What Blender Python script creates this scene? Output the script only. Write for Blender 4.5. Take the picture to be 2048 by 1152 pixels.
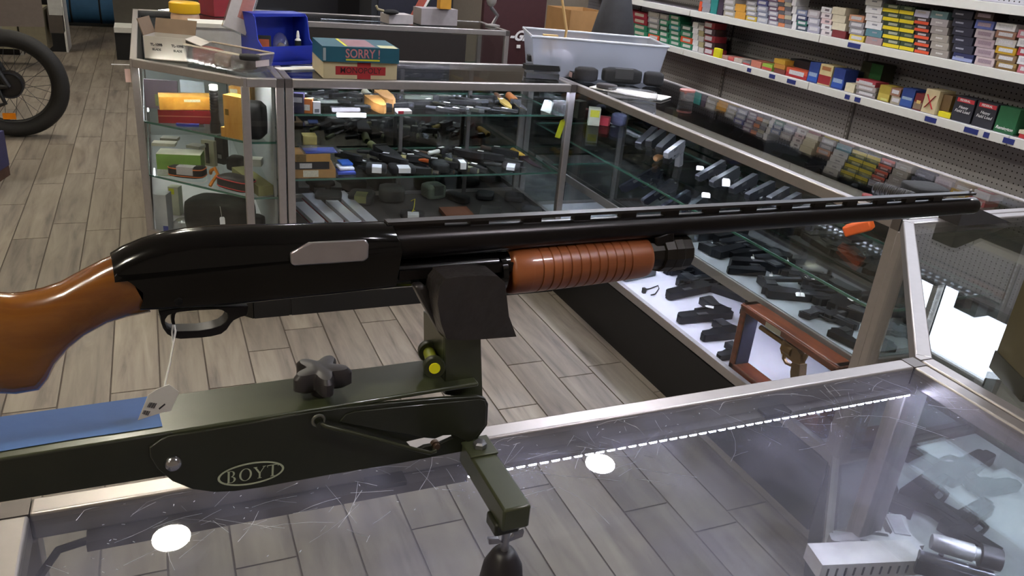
import bpy, bmesh, math, random
from math import sin, cos, pi, sqrt, atan2, radians
from mathutils import Vector, Matrix, Euler
from mathutils.geometry import tessellate_polygon

for o in list(bpy.data.objects):
    bpy.data.objects.remove(o, do_unlink=True)
S = bpy.context.scene
C = S.collection
rnd = random.Random(7)

# ---------------------------------------------------------------- camera
FPX, YAW, PIT, ROLL, CH = 1596.78, 0.437639, 0.410191, -0.0960174, 1.516
_f = Vector((sin(YAW)*cos(PIT), cos(YAW)*cos(PIT), -sin(PIT)))
_r = Vector((cos(YAW), -sin(YAW), 0)); _d = _f.cross(_r)
CR = cos(ROLL)*_r + sin(ROLL)*_d
CD = -sin(ROLL)*_r + cos(ROLL)*_d
CF = _f
CP = Vector((0, 0, CH))
cam_d = bpy.data.cameras.new('camera'); cam = bpy.data.objects.new('camera', cam_d); C.objects.link(cam)
cam_d.sensor_width = 36; cam_d.lens = FPX/2048*36; cam_d.clip_start = .02; cam_d.clip_end = 60
cam.matrix_world = Matrix(((CR.x, -CD.x, -CF.x, 0), (CR.y, -CD.y, -CF.y, 0), (CR.z, -CD.z, -CF.z, CH), (0, 0, 0, 1)))
S.camera = cam

# ---------------------------------------------------------------- world, light, exposure
LAMP = 400.0          # ceiling lamps
LED = 24.0           # strips inside the cases
WIN = 7.0            # daylight pane above the shelving
w = bpy.data.worlds.new('world'); S.world = w; w.use_nodes = True
w.node_tree.nodes['Background'].inputs[0].default_value = (.02, .02, .025, 1)
w.node_tree.nodes['Background'].inputs[1].default_value = 1
w.cycles.sampling_method = 'NONE'
S.view_settings.view_transform = 'Standard'; S.view_settings.look = 'None'
S.view_settings.exposure = 0.0; S.view_settings.gamma = 1.0; S.view_settings.use_curve_mapping = False
S.cycles.transparent_max_bounces = 32
S.cycles.max_bounces = 5; S.cycles.diffuse_bounces = 2; S.cycles.glossy_bounces = 3; S.cycles.transmission_bounces = 2
S.cycles.adaptive_threshold = .03; S.cycles.use_light_tree = False
S.cycles.caustics_reflective = False; S.cycles.caustics_refractive = False
S.cycles.sample_clamp_indirect = 4

# ---------------------------------------------------------------- placing: a direction of view meets a plane of the room
def ray(px, py):
    return CR*(px-1024) + CD*(py-576) + CF*FPX
def at(px, py, z=None, X=None, Y=None):
    r = ray(px, py)
    if z is not None: t = (z-CH)/r.z
    elif X is not None: t = X/r.x
    else: t = Y/r.y
    return CP + r*t
def atp(px, py, p0, n):
    r = ray(px, py); t = (Vector(p0)-CP).dot(n)/r.dot(n)
    return CP + r*t
def proj(p):
    v = Vector(p)-CP; d = v.dot(CF)
    return 1024+FPX*v.dot(CR)/d, 576+FPX*v.dot(CD)/d, d

# ---------------------------------------------------------------- materials
def lin(c):
    return tuple((x/255/12.92 if x <= 10 else ((x/255+.055)/1.055)**2.4) for x in c[:3]) + (1,)
MATS = {}
def nt(name):
    m = bpy.data.materials.new(name); m.use_nodes = True
    n = m.node_tree.nodes; n.clear()
    out = n.new('ShaderNodeOutputMaterial')
    return m, n, m.node_tree.links, out
def M(col, rough=.5, metal=0., var=.12, scale=25, coat=0., bump=0., name=None, stretch=None, alpha=1.):
    key = (tuple(col), rough, metal, var, scale, coat, bump, stretch, alpha)
    if key in MATS: return MATS[key]
    m, n, l, out = nt(name or 'surface')
    b = n.new('ShaderNodeBsdfPrincipled'); l.new(b.outputs[0], out.inputs[0])
    b.inputs['Roughness'].default_value = rough; b.inputs['Metallic'].default_value = metal
    b.inputs['Coat Weight'].default_value = coat; b.inputs['Coat Roughness'].default_value = .08
    b.inputs['Alpha'].default_value = alpha
    tc = n.new('ShaderNodeTexCoord'); mp = n.new('ShaderNodeMapping'); l.new(tc.outputs['Object'], mp.inputs[0])
    if stretch: mp.inputs['Scale'].default_value = stretch
    no = n.new('ShaderNodeTexNoise'); no.inputs['Scale'].default_value = scale; no.inputs['Detail'].default_value = 3
    l.new(mp.outputs[0], no.inputs['Vector'])
    mx = n.new('ShaderNodeMix'); mx.data_type = 'RGBA'
    c = lin(col)
    mx.inputs[6].default_value = tuple(x*(1-var*1.4) for x in c[:3])+(1,)
    mx.inputs[7].default_value = tuple(min(1, x*(1+var*1.4)) for x in c[:3])+(1,)
    l.new(no.outputs[0], mx.inputs[0]); l.new(mx.outputs[2], b.inputs['Base Color'])
    if bump:
        bp = n.new('ShaderNodeBump'); bp.inputs['Strength'].default_value = bump; bp.inputs['Distance'].default_value = .003
        l.new(no.outputs[0], bp.inputs['Height']); l.new(bp.outputs[0], b.inputs['Normal'])
    MATS[key] = m
    return m
def EMIT(col, strength, name='glow'):
    key = ('E', tuple(col), strength)
    if key in MATS: return MATS[key]
    m, n, l, out = nt(name)
    e = n.new('ShaderNodeEmission'); e.inputs[0].default_value = tuple(col)+(1,); e.inputs[1].default_value = strength
    l.new(e.outputs[0], out.inputs[0]); MATS[key] = m
    return m
def glass(name, tint=(.97, .99, .98), refl=1.0, rough=0.0, dirt=0., dscale=9, scratch=0., dcol=(.75, .75, .8)):
    m, n, l, out = nt(name)
    tr = n.new('ShaderNodeBsdfTransparent'); tr.inputs[0].default_value = tuple(tint)+(1,)
    gl = n.new('ShaderNodeBsdfGlossy'); gl.inputs['Roughness'].default_value = rough
    lw = n.new('ShaderNodeLayerWeight'); lw.inputs[0].default_value = .5
    p = n.new('ShaderNodeMath'); p.operation = 'POWER'; p.inputs[1].default_value = 5; l.new(lw.outputs['Facing'], p.inputs[0])
    q = n.new('ShaderNodeMath'); q.operation = 'MULTIPLY_ADD'; q.inputs[1].default_value = .9*refl; q.inputs[2].default_value = .042*refl
    q.use_clamp = True; l.new(p.outputs[0], q.inputs[0])
    mix = n.new('ShaderNodeMixShader'); l.new(q.outputs[0], mix.inputs[0]); l.new(tr.outputs[0], mix.inputs[1]); l.new(gl.outputs[0], mix.inputs[2])
    last = mix
    if dirt:
        tc = n.new('ShaderNodeTexCoord')
        no = n.new('ShaderNodeTexNoise'); no.inputs['Scale'].default_value = dscale; no.inputs['Detail'].default_value = 3; no.inputs['Roughness'].default_value = .65
        l.new(tc.outputs['Object'], no.inputs['Vector'])
        mr = n.new('ShaderNodeMapRange'); mr.inputs[1].default_value = .42; mr.inputs[2].default_value = .75; mr.inputs[3].default_value = dirt*.25; mr.inputs[4].default_value = dirt
        l.new(no.outputs[0], mr.inputs[0])
        fac = mr.outputs[0]
        if scratch:
            for k, (sx, sy, rz, thr) in enumerate([(70, 1.6, .5, .012), (60, 2.2, -.35, .012)]):
                mp = n.new('ShaderNodeMapping'); mp.inputs['Rotation'].default_value = (0, 0, rz); mp.inputs['Scale'].default_value = (sx, sy, 1)
                l.new(tc.outputs['Object'], mp.inputs[0])
                vo = n.new('ShaderNodeTexVoronoi'); vo.feature = 'F1'; vo.inputs['Scale'].default_value = .55; vo.inputs['Randomness'].default_value = 1
                l.new(mp.outputs[0], vo.inputs['Vector'])
                ls = n.new('ShaderNodeMath'); ls.operation = 'LESS_THAN'; ls.inputs[1].default_value = thr*4; l.new(vo.outputs['Distance'], ls.inputs[0])
                ma = n.new('ShaderNodeMath'); ma.operation = 'MULTIPLY_ADD'; ma.inputs[1].default_value = scratch; ma.use_clamp = True
                l.new(ls.outputs[0], ma.inputs[0]); l.new(fac, ma.inputs[2]); fac = ma.outputs[0]
        d1 = n.new('ShaderNodeBsdfDiffuse'); d1.inputs[0].default_value = tuple(dcol)+(1,)
        d2 = n.new('ShaderNodeBsdfTranslucent'); d2.inputs[0].default_value = tuple(dcol)+(1,)
        df = n.new('ShaderNodeMixShader'); df.inputs[0].default_value = .5; l.new(d1.outputs[0], df.inputs[1]); l.new(d2.outputs[0], df.inputs[2])
        m2 = n.new('ShaderNodeMixShader'); l.new(fac, m2.inputs[0]); l.new(last.outputs[0], m2.inputs[1]); l.new(df.outputs[0], m2.inputs[2]); last = m2
    l.new(last.outputs[0], out.inputs[0])
    return m
def wood(name, c1, c2, rough=.35, coat=0., scale=(1, 14, 14), wscale=3.0, bump=.1):
    m, n, l, out = nt(name)
    b = n.new('ShaderNodeBsdfPrincipled'); l.new(b.outputs[0], out.inputs[0])
    b.inputs['Roughness'].default_value = rough; b.inputs['Coat Weight'].default_value = coat; b.inputs['Coat Roughness'].default_value = .06
    tc = n.new('ShaderNodeTexCoord'); mp = n.new('ShaderNodeMapping'); mp.inputs['Scale'].default_value = scale
    l.new(tc.outputs['Object'], mp.inputs[0])
    no = n.new('ShaderNodeTexNoise'); no.inputs['Scale'].default_value = wscale; no.inputs['Detail'].default_value = 7; no.inputs['Roughness'].default_value = .62; no.inputs['Distortion'].default_value = .6
    l.new(mp.outputs[0], no.inputs['Vector'])
    cr = n.new('ShaderNodeValToRGB'); l.new(no.outputs[0], cr.inputs[0])
    cr.color_ramp.elements[0].position = .3; cr.color_ramp.elements[0].color = lin(c1)
    cr.color_ramp.elements[1].position = .7; cr.color_ramp.elements[1].color = lin(c2)
    l.new(cr.outputs[0], b.inputs['Base Color'])
    if bump:
        bp = n.new('ShaderNodeBump'); bp.inputs['Strength'].default_value = bump; bp.inputs['Distance'].default_value = .002
        l.new(no.outputs[0], bp.inputs['Height']); l.new(bp.outputs[0], b.inputs['Normal'])
    return m
def plank_mat():
    m, n, l, out = nt('wood_look_tile')
    b = n.new('ShaderNodeBsdfPrincipled'); l.new(b.outputs[0], out.inputs[0])
    b.inputs['Roughness'].default_value = .55
    oi = n.new('ShaderNodeObjectInfo'); ge = n.new('ShaderNodeNewGeometry')
    mp = n.new('ShaderNodeMapping'); mp.inputs['Scale'].default_value = (16, 1.6, 1); l.new(ge.outputs['Position'], mp.inputs[0])
    ad = n.new('ShaderNodeVectorMath'); ad.operation = 'ADD'; l.new(mp.outputs[0], ad.inputs[0])
    sc = n.new('ShaderNodeMath'); sc.operation = 'MULTIPLY'; sc.inputs[1].default_value = 40; l.new(oi.outputs['Random'], sc.inputs[0])
    cb = n.new('ShaderNodeCombineXYZ'); l.new(sc.outputs[0], cb.inputs[2]); l.new(cb.outputs[0], ad.inputs[1])
    no = n.new('ShaderNodeTexNoise'); no.inputs['Scale'].default_value = 1.3; no.inputs['Detail'].default_value = 8; no.inputs['Roughness'].default_value = .6; no.inputs['Distortion'].default_value = .5
    l.new(ad.outputs[0], no.inputs['Vector'])
    cr = n.new('ShaderNodeValToRGB'); l.new(no.outputs[0], cr.inputs[0])
    e = cr.color_ramp.elements
    e[0].position = .26; e[0].color = lin((86, 76, 69)); e[1].position = .72; e[1].color = lin((148, 137, 122))
    x = e.new(.45); x.color = lin((124, 113, 101))
    hv = n.new('ShaderNodeHueSaturation'); l.new(cr.outputs[0], hv.inputs['Color'])
    va = n.new('ShaderNodeMapRange'); va.inputs[3].default_value = .86; va.inputs[4].default_value = 1.1; l.new(oi.outputs['Random'], va.inputs[0]); l.new(va.outputs[0], hv.inputs['Value'])
    l.new(hv.outputs[0], b.inputs['Base Color'])
    return m
def pegboard_mat():
    m, n, l, out = nt('pegboard')
    b = n.new('ShaderNodeBsdfPrincipled'); l.new(b.outputs[0], out.inputs[0]); b.inputs['Roughness'].default_value = .7
    tc = n.new('ShaderNodeTexCoord'); mp = n.new('ShaderNodeMapping'); mp.inputs['Scale'].default_value = (1, 39.4, 39.4); l.new(tc.outputs['Object'], mp.inputs[0])
    fr = n.new('ShaderNodeVectorMath'); fr.operation = 'FRACTION'; l.new(mp.outputs[0], fr.inputs[0])
    su = n.new('ShaderNodeVectorMath'); su.operation = 'SUBTRACT'; su.inputs[1].default_value = (0, .5, .5); l.new(fr.outputs[0], su.inputs[0])
    ml = n.new('ShaderNodeVectorMath'); ml.operation = 'MULTIPLY'; ml.inputs[1].default_value = (0, 1, 1); l.new(su.outputs[0], ml.inputs[0])
    le = n.new('ShaderNodeVectorMath'); le.operation = 'LENGTH'; l.new(ml.outputs[0], le.inputs[0])
    lt = n.new('ShaderNodeMath'); lt.operation = 'LESS_THAN'; lt.inputs[1].default_value = .14; l.new(le.outputs['Value'], lt.inputs[0])
    mx = n.new('ShaderNodeMix'); mx.data_type = 'RGBA'; mx.inputs[6].default_value = lin((204, 202, 208)); mx.inputs[7].default_value = lin((52, 48, 48))
    l.new(lt.outputs[0], mx.inputs[0]); l.new(mx.outputs[2], b.inputs['Base Color'])
    return m

ALU = M((178, 172, 170), .38, .75, .06, 60, name='brushed_aluminium')
ALU_D = M((120, 114, 112), .42, .8, .08, 60, name='dull_aluminium')
CHROME = M((200, 200, 205), .18, 1., .04, name='chrome')
BLACKP = M((22, 21, 22), .45, 0, .2, name='black_plastic')
BLACKM = M((14, 13, 13), .5, 0, .2, name='black_panel')
GUNB = M((26, 26, 28), .34, .55, .2, name='gun_steel')
GUNG = M((70, 70, 74), .35, .7, .2, name='grey_steel')
SILV = M((170, 170, 178), .28, .9, .06, name='stainless')
LEATH = M((30, 26, 24), .5, 0, .3, 90, bump=.35, name='black_leather')
BLACKF = M((20, 20, 20), .85, 0, .3, 160, bump=.3, name='black_nylon')
WHITE = M((232, 230, 226), .6, 0, .03, name='white_card')
PAPER = M((240, 238, 236), .7, 0, .02, name='white_paper')
CARD = M((150, 118, 84), .8, 0, .1, name='cardboard')
WHMET = M((225, 222, 215), .4, 0, .04, name='white_enamel')
INK = M((28, 26, 28), .7, 0, .05, name='black_ink')
G_SIDE = glass('case_glass', (.97, .985, .98), 1.0)
G_TOP = glass('scratched_top_glass', (.87, .88, .9), 1.25, .012, .22, 9, 0, dcol=(.56, .56, .78))
G_TOPC = glass('clean_top_glass', (.95, .97, .965), 1.3, .006)
G_SHELF = glass('shelf_glass', (.95, .98, .97), .9)
G_EDGE = M((70, 110, 98), .2, 0, .15, name='green_glass_edge', coat=.5)
PLASTIC = glass('clear_plastic', (.9, .9, .9), 1.6, .12, .2, 12, dcol=(.7, .68, .68))
TOTE = glass('frosted_plastic', (.86, .88, .92), 1.2, .3, 1.3, .4, dcol=(.66, .68, .76))

# ---------------------------------------------------------------- mesh builder
ROOTM = {}
class MB:
    def __init__(s): s.v = []; s.f = []; s.mi = []; s.cur = 0
    def add(s, vs, fs, mi=None):
        b = len(s.v); s.v += [Vector(x) for x in vs]; s.f += [tuple(b+i for i in f) for f in fs]; s.mi += [s.cur if mi is None else mi]*len(fs); return s
    def box(s, lo, hi, mat=None):
        x0, y0, z0 = lo; x1, y1, z1 = hi
        vs = [(x0, y0, z0), (x1, y0, z0), (x1, y1, z0), (x0, y1, z0), (x0, y0, z1), (x1, y0, z1), (x1, y1, z1), (x0, y1, z1)]
        if mat is not None: vs = [mat @ Vector(v) for v in vs]
        return s.add(vs, [(3, 2, 1, 0), (4, 5, 6, 7), (0, 1, 5, 4), (1, 2, 6, 5), (2, 3, 7, 6), (3, 0, 4, 7)])
    def cbox(s, c, size, mat=None):
        c = Vector(c); h = Vector(size)/2
        return s.box(c-h, c+h, mat)
    def bar(s, a, b, wd, ht, up=(0, 0, 1)):
        a = Vector(a); b = Vector(b); d = b-a; L = d.length; d.normalize(); up = Vector(up)
        if abs(d.dot(up)) > .98: up = Vector((0, 1, 0))
        sd = up.cross(d).normalized(); u = d.cross(sd)
        m = Matrix((( d.x, sd.x, u.x, a.x), (d.y, sd.y, u.y, a.y), (d.z, sd.z, u.z, a.z), (0, 0, 0, 1)))
        return s.box((0, -wd/2, -ht/2), (L, wd/2, ht/2), m)
    def prism(s, loops, fn, h0, h1):
        # loops: list of 2-D loops (first outer, others holes); fn(x, y, h) -> point
        if not isinstance(loops[0][0], (tuple, list, Vector)): loops = [loops]
        flat = [p for lp in loops for p in lp]; n = len(flat)
        tris = tessellate_polygon([[Vector((p[0], p[1], 0)) for p in lp] for lp in loops])
        vs = [fn(p[0], p[1], h0) for p in flat] + [fn(p[0], p[1], h1) for p in flat]
        fs = []
        for t in tris: fs.append(tuple(t)); fs.append(tuple(n+i for i in reversed(t)))
        o = 0
        for lp in loops:
            k = len(lp)
            for i in range(k): j = (i+1) % k; fs.append((o+i, o+j, n+o+j, n+o+i))
            o += k
        return s.add(vs, fs)
    def tube(s, pts, r, n=8, caps=True):
        pts = [Vector(p) for p in pts]; m = len(pts)
        rr = r if isinstance(r, (list, tuple)) else [r]*m
        vs = []; pu = None
        for i, p in enumerate(pts):
            t = (pts[min(i+1, m-1)]-pts[max(i-1, 0)]).normalized()
            if pu is None: pu = Vector((0, 0, 1)) if abs(t.z) < .9 else Vector((1, 0, 0))
            sd = t.cross(pu).normalized(); pu = sd.cross(t).normalized()
            for k in range(n):
                a = 2*pi*k/n; vs.append(p+(sd*cos(a)+pu*sin(a))*rr[i])
        fs = [(i*n+k, i*n+(k+1) % n, (i+1)*n+(k+1) % n, (i+1)*n+k) for i in range(m-1) for k in range(n)]
        if caps: fs += [tuple(range(n-1, -1, -1)), tuple((m-1)*n+k for k in range(n))]
        return s.add(vs, fs)
    def lathe(s, prof, a, b, n=24):
        # prof: [(t along a->b in metres, radius)]
        a = Vector(a); d = (Vector(b)-a).normalized()
        return s.tube2([a+d*t for t, r in prof], [r for t, r in prof], d, n)
    def tube2(s, pts, rr, d, n):
        u = Vector((0, 0, 1)) if abs(d.z) < .9 else Vector((1, 0, 0))
        sd = d.cross(u).normalized(); u = sd.cross(d)
        vs = [p+(sd*cos(2*pi*k/n)+u*sin(2*pi*k/n))*max(r, 1e-5) for p, r in zip(pts, rr) for k in range(n)]
        m = len(pts)
        fs = [(i*n+k, i*n+(k+1) % n, (i+1)*n+(k+1) % n, (i+1)*n+k) for i in range(m-1) for k in range(n)]
        fs += [tuple(range(n-1, -1, -1)), tuple((m-1)*n+k for k in range(n))]
        return s.add(vs, fs)
    def torus(s, c, ax, R, r, n=24, k=8, a0=0, a1=2*pi):
        c = Vector(c); ax = Vector(ax).normalized(); u = Vector((0, 0, 1)) if abs(ax.z) < .9 else Vector((1, 0, 0))
        e1 = ax.cross(u).normalized(); e2 = ax.cross(e1)
        full = abs(a1-a0-2*pi) < 1e-6; N = n if full else n+1
        vs = []
        for i in range(N):
            a = a0+(a1-a0)*i/n; d = e1*cos(a)+e2*sin(a)
            for j in range(k):
                b = 2*pi*j/k; vs.append(c+d*(R+r*cos(b))+ax*(r*sin(b)))
        fs = [(i*k+j, ((i+1) % N)*k+j, ((i+1) % N)*k+(j+1) % k, i*k+(j+1) % k) for i in range(n) for j in range(k)]
        return s.add(vs, fs)
    def ell(s, c, r, n=14, m=8, mat=None):
        vs = []; c = Vector(c)
        for i in range(m+1):
            t = pi*i/m
            for k in range(n):
                a = 2*pi*k/n; v = Vector((r[0]*sin(t)*cos(a), r[1]*sin(t)*sin(a), r[2]*cos(t)))
                if mat: v = mat @ v
                vs.append(c+v)
        fs = [(i*n+k, (i+1)*n+k, (i+1)*n+(k+1) % n, i*n+(k+1) % n) for i in range(m) for k in range(n)]
        return s.add(vs, fs)
    def mesh(s, name, mats, inv=None, smooth=True, ang=.7):
        me = bpy.data.meshes.new(name)
        vs = [inv @ v for v in s.v] if inv is not None else s.v
        me.from_pydata([tuple(v) for v in vs], [], s.f)
        for m in (mats if isinstance(mats, (list, tuple)) else [mats]): me.materials.append(m)
        me.polygons.foreach_set('material_index', s.mi)
        bm = bmesh.new(); bm.from_mesh(me); bmesh.ops.recalc_face_normals(bm, faces=bm.faces); bm.to_mesh(me); bm.free()
        if smooth:
            me.polygons.foreach_set('use_smooth', [True]*len(me.polygons)); me.set_sharp_from_angle(angle=ang)
        me.update()
        return me
    def build(s, name, mats, parent=None, bev=0, seg=2, **k):
        inv = ROOTM[parent.name].inverted() if parent is not None and parent.name in ROOTM else None
        o = bpy.data.objects.new(name, s.mesh(name, mats, inv, **k)); C.objects.link(o)
        if parent is not None:
            o.parent = parent
            if parent.name in ROOTM: ROOTM[o.name] = ROOTM[parent.name]
        if bev:
            b = o.modifiers.new('bevel', 'BEVEL'); b.width = bev; b.segments = seg; b.limit_method = 'ANGLE'; b.angle_limit = .6
        return o
THINGS = []
def tag(o, label, cat, group=None, kind=None):
    if label: o['label'] = label
    if cat: o['category'] = cat
    if group: o['group'] = group
    if kind: o['kind'] = kind
    return o
def thing(name, label, cat, loc=(0, 0, 0), rz=0, group=None, rot=None):
    o = bpy.data.objects.new(name, None); C.objects.link(o); o.empty_display_size = .02
    e = Euler(rot) if rot else Euler((0, 0, rz))
    o.location = loc; o.rotation_euler = e
    ROOTM[o.name] = Matrix.Translation(Vector(loc)) @ e.to_matrix().to_4x4(); THINGS.append(o)
    return tag(o, label, cat, group)
def struct(name, mb, mat, label=None, parent=None, **k):
    o = mb.build(name, mat, parent, **k)
    if parent is None: o['kind'] = 'structure'
    if label: o['label'] = label
    return o
def put(mesh, name, parent, loc=(0, 0, 0), rot=(0, 0, 0), scale=(1, 1, 1)):
    o = bpy.data.objects.new(name, mesh); C.objects.link(o); o.parent = parent; o.location = loc; o.rotation_euler = rot; o.scale = scale
    return o
def text(name, s, size, mat, parent, origin, ex, ey, ext=.0004, bold=0., shear=0., font=None, sx=1.):
    cu = bpy.data.curves.new('lettering', 'FONT'); cu.body = s; cu.size = size; cu.extrude = ext; cu.offset = bold; cu.shear = shear
    cu.align_x = 'CENTER'; cu.align_y = 'CENTER'; cu.resolution_u = 3
    tmp = bpy.data.objects.new('lettering', cu); C.objects.link(tmp)
    me = bpy.data.meshes.new_from_object(tmp.evaluated_get(bpy.context.evaluated_depsgraph_get()))
    bpy.data.objects.remove(tmp, do_unlink=True); bpy.data.curves.remove(cu)
    ex = Vector(ex).normalized(); ey = (Vector(ey)-ex*Vector(ey).dot(ex)).normalized(); ez = ex.cross(ey)
    m = Matrix(((ex.x*sx, ey.x, ez.x, origin[0]), (ex.y*sx, ey.y, ez.y, origin[1]), (ex.z*sx, ey.z, ez.z, origin[2]), (0, 0, 0, 1)))
    if parent is not None and parent.name in ROOTM: m = ROOTM[parent.name].inverted() @ m
    me.transform(m); me.materials.clear(); me.materials.append(mat)
    o = bpy.data.objects.new(name, me); C.objects.link(o); o.parent = parent
    return o
def wbox(t):
    R = ROOTM[t.name]; P = []
    for c in t.children:
        m_ = R @ Matrix.Translation(c.location) @ c.rotation_euler.to_matrix().to_4x4() @ Matrix.Diagonal((*c.scale, 1))
        P += [m_ @ Vector(q) for q in c.bound_box]
    return P
def confine(things, lo, hi, chamfer=None):
    # slide things back inside the glass
    for t in things:
        P = wbox(t)
        if not P: continue
        d = [0, 0]
        for ax in (0, 1):
            a, b = min(p[ax] for p in P), max(p[ax] for p in P)
            if a < lo[ax]: d[ax] = lo[ax]-a
            elif b > hi[ax]: d[ax] = hi[ax]-b
        if chamfer:
            k = min(p.x+p.y for p in P)+d[0]+d[1]
            if k < chamfer: d[0] += (chamfer-k)/2; d[1] += (chamfer-k)/2
        if d[0] or d[1]:
            t.location.x += d[0]; t.location.y += d[1]
            ROOTM[t.name] = Matrix.Translation((d[0], d[1], 0)) @ ROOTM[t.name]
ORD = ['first', 'second', 'third', 'fourth', 'fifth', 'sixth', 'seventh', 'eighth', 'ninth', 'tenth', 'eleventh', 'twelfth', 'thirteenth', 'fourteenth', 'fifteenth', 'sixteenth', 'seventeenth', 'eighteenth', 'nineteenth', 'twentieth', 'twenty-first', 'twenty-second', 'twenty-third', 'twenty-fourth', 'twenty-fifth', 'twenty-sixth', 'twenty-seventh', 'twenty-eighth']
# ================================================================ THE SETTING
RX0, RX1, RY0, RY1, RZ = -3.2, 3.72, -2.2, 12.6, 3.0
fl = struct('floor', MB().box((RX0-.1, RY0-.1, -.1), (RX1+.1, RY1+.1, -.004)), M((92, 82, 74), .8, 0, .1, name='dark_grout'), 'floor of beige wood-look tiles laid in long rows')
PK = plank_mat()
PW, PL = .1546, .9025
kn = {0: 2.804, -1: 2.566, 2: 2.577, -3: 2.614, -4: 2.445, -5: 2.569, 6: 2.468, 5: 2.181, -2: 2.30, 1: 2.05, 3: 2.95, 4: 1.75}
planks = []
for c in range(-22, 24):
    x0 = .2385+c*PW
    if x0 < RX0 or x0+PW > RX1: continue
    off = kn.get(c, rnd.random()*PL) % PL
    k = -4
    while True:
        y0 = off+k*PL; k += 1
        if y0 > RY1: break
        a, b = max(y0, RY0), min(y0+PL, RY1)
        if b-a < .05: continue
        planks.append((x0, a, b))
def seen_area(p):
    x0, a, b = p
    tot = 0
    for i in range(4):
        y = a+(b-a)*(i+.5)/4; x = x0+PW/2
        u, v, d = proj((x, y, 0))
        if d < .3 or not (-40 < u < 2090 and -10 < v < 1170): continue
        if x > -.08 and y > 3.1 and not x > 2.3: continue
        if x > 1.66 and y > .2: continue
        if y < .75: continue
        tot += 1/d**2
    return tot
planks.sort(key=seen_area, reverse=True)
pm = {}
g = .0028
rest = MB()
for i, (x0, a, b) in enumerate(planks):
    L = b-a
    if i < 290 and seen_area((x0, a, b)) > 0:
        key = round(L, 3)
        if key not in pm:
            pm[key] = MB().box((g, g, -.008), (PW-g, L-g, 0)).mesh('plank', PK)
        o = put(pm[key], 'plank', fl, (x0, a, 0))
    else:
        rest.box((x0+g, a+g, -.008), (x0+PW-g, b-g, 0))
o = rest.build('distant_planks', PK, fl); o['kind'] = 'stuff'
CEIL = M((205, 200, 190), .9, 0, .04, name='ceiling_tile')
struct('ceiling', MB().box((RX0-.1, RY0-.1, RZ), (RX1+.1, RY1+.1, RZ+.1)), CEIL, 'pale ceiling with round lamps above the shop')
WALL = M((150, 140, 128), .9, 0, .06, name='painted_wall')
DARKW = M((26, 23, 24), .85, 0, .1, name='dark_wall')
struct('wall_back', MB().box((RX0-.1, RY1, 0), (RX1+.1, RY1+.1, RZ)), DARKW, 'dark wall at the far end of the shop')
struct('wall_front', MB().box((RX0-.1, RY0-.1, 0), (RX1+.1, RY0, RZ)), WALL, 'painted wall behind the viewer')
struct('wall_left', MB().box((RX0-.1, RY0, 0), (RX0, RY1, RZ)), WALL, 'painted wall left of the aisle')
# right wall with a wide high window above the shelving
WY0, WY1, WZ0, WZ1 = 1.7, 4.6, 1.84, 2.29
wr = MB()
wr.box((RX1, RY0, 0), (RX1+.12, RY1, WZ0)); wr.box((RX1, RY0, WZ1), (RX1+.12, RY1, RZ))
wr.box((RX1, RY0, WZ0), (RX1+.12, WY0, WZ1)); wr.box((RX1, WY1, WZ0), (RX1+.12, RY1, WZ1))
struct('wall_right', wr, WALL, 'painted wall behind the ammunition shelving')
wn = thing('window_1', 'wide high window of bright frosted panes above the shelving', None, (RX1+.06, (WY0+WY1)/2, WZ0)); wn['kind'] = 'structure'
for k in range(3):
    a = WY0+(WY1-WY0)*k/3; b = WY0+(WY1-WY0)*(k+1)/3
    MB().box((RX1+.05, a+.03, WZ0+.03), (RX1+.06, b-.03, WZ1-.03)).build('pane', EMIT((.78, .85, 1), WIN, 'daylit_frosted_pane'), wn)
    MB().box((RX1+.03, a, WZ0), (RX1+.08, a+.03, WZ1)).build('mullion', WHMET, wn)
m = MB(); m.box((RX1+.03, WY0, WZ0), (RX1+.08, WY1, WZ0+.03)); m.build('window_sill', WHMET, wn)
m = MB(); m.box((RX1+.03, WY0, WZ1-.03), (RX1+.08, WY1, WZ1)); m.build('window_head', WHMET, wn)
# ceiling lamps
LSPOT = [(-.1, 3.06, 0), (2.03, 3.01, 1), (-2.2, 3.0, 0), (-.1, 6.3, 0), (2.03, 6.3, 1), (-2.2, 6.3, 0), (-1.0, .2, 0), (1.6, -.4, 1), (-1.1, 9.6, 0), (1.6, 9.6, 1), (-2.2, -1.2, 0), (2.75, 4.7, 2), (2.7, 1.15, 2)]  # last two are added, unseen lamps that brighten the shelving
LW = [EMIT((1, .93, .76), LAMP, 'warm_lamp'), EMIT((.95, .93, 1), LAMP, 'cool_lamp'), EMIT((.86, .9, 1), LAMP*2.2, 'added_cold_lamp')]
for i, (x, y, c) in enumerate(LSPOT):
    t = thing('ceiling_lamp', ('warm' if c == 0 else 'cool' if c == 1 else 'added cold')+' white round ceiling lamp, number %s along the ceiling from the front' % ORD[i], 'lamp', (x, y, RZ), group='round ceiling lamps')
    MB().lathe([(0, .16), (.02, .16), (.05, .125), (.05, .115)], (x, y, RZ), (x, y, RZ-1), 28).build('housing', WHMET, t)
    MB().lathe([(.051, .078), (.056, .07)], (x, y, RZ), (x, y, RZ-1), 28).build('diffuser', LW[c], t)

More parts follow.
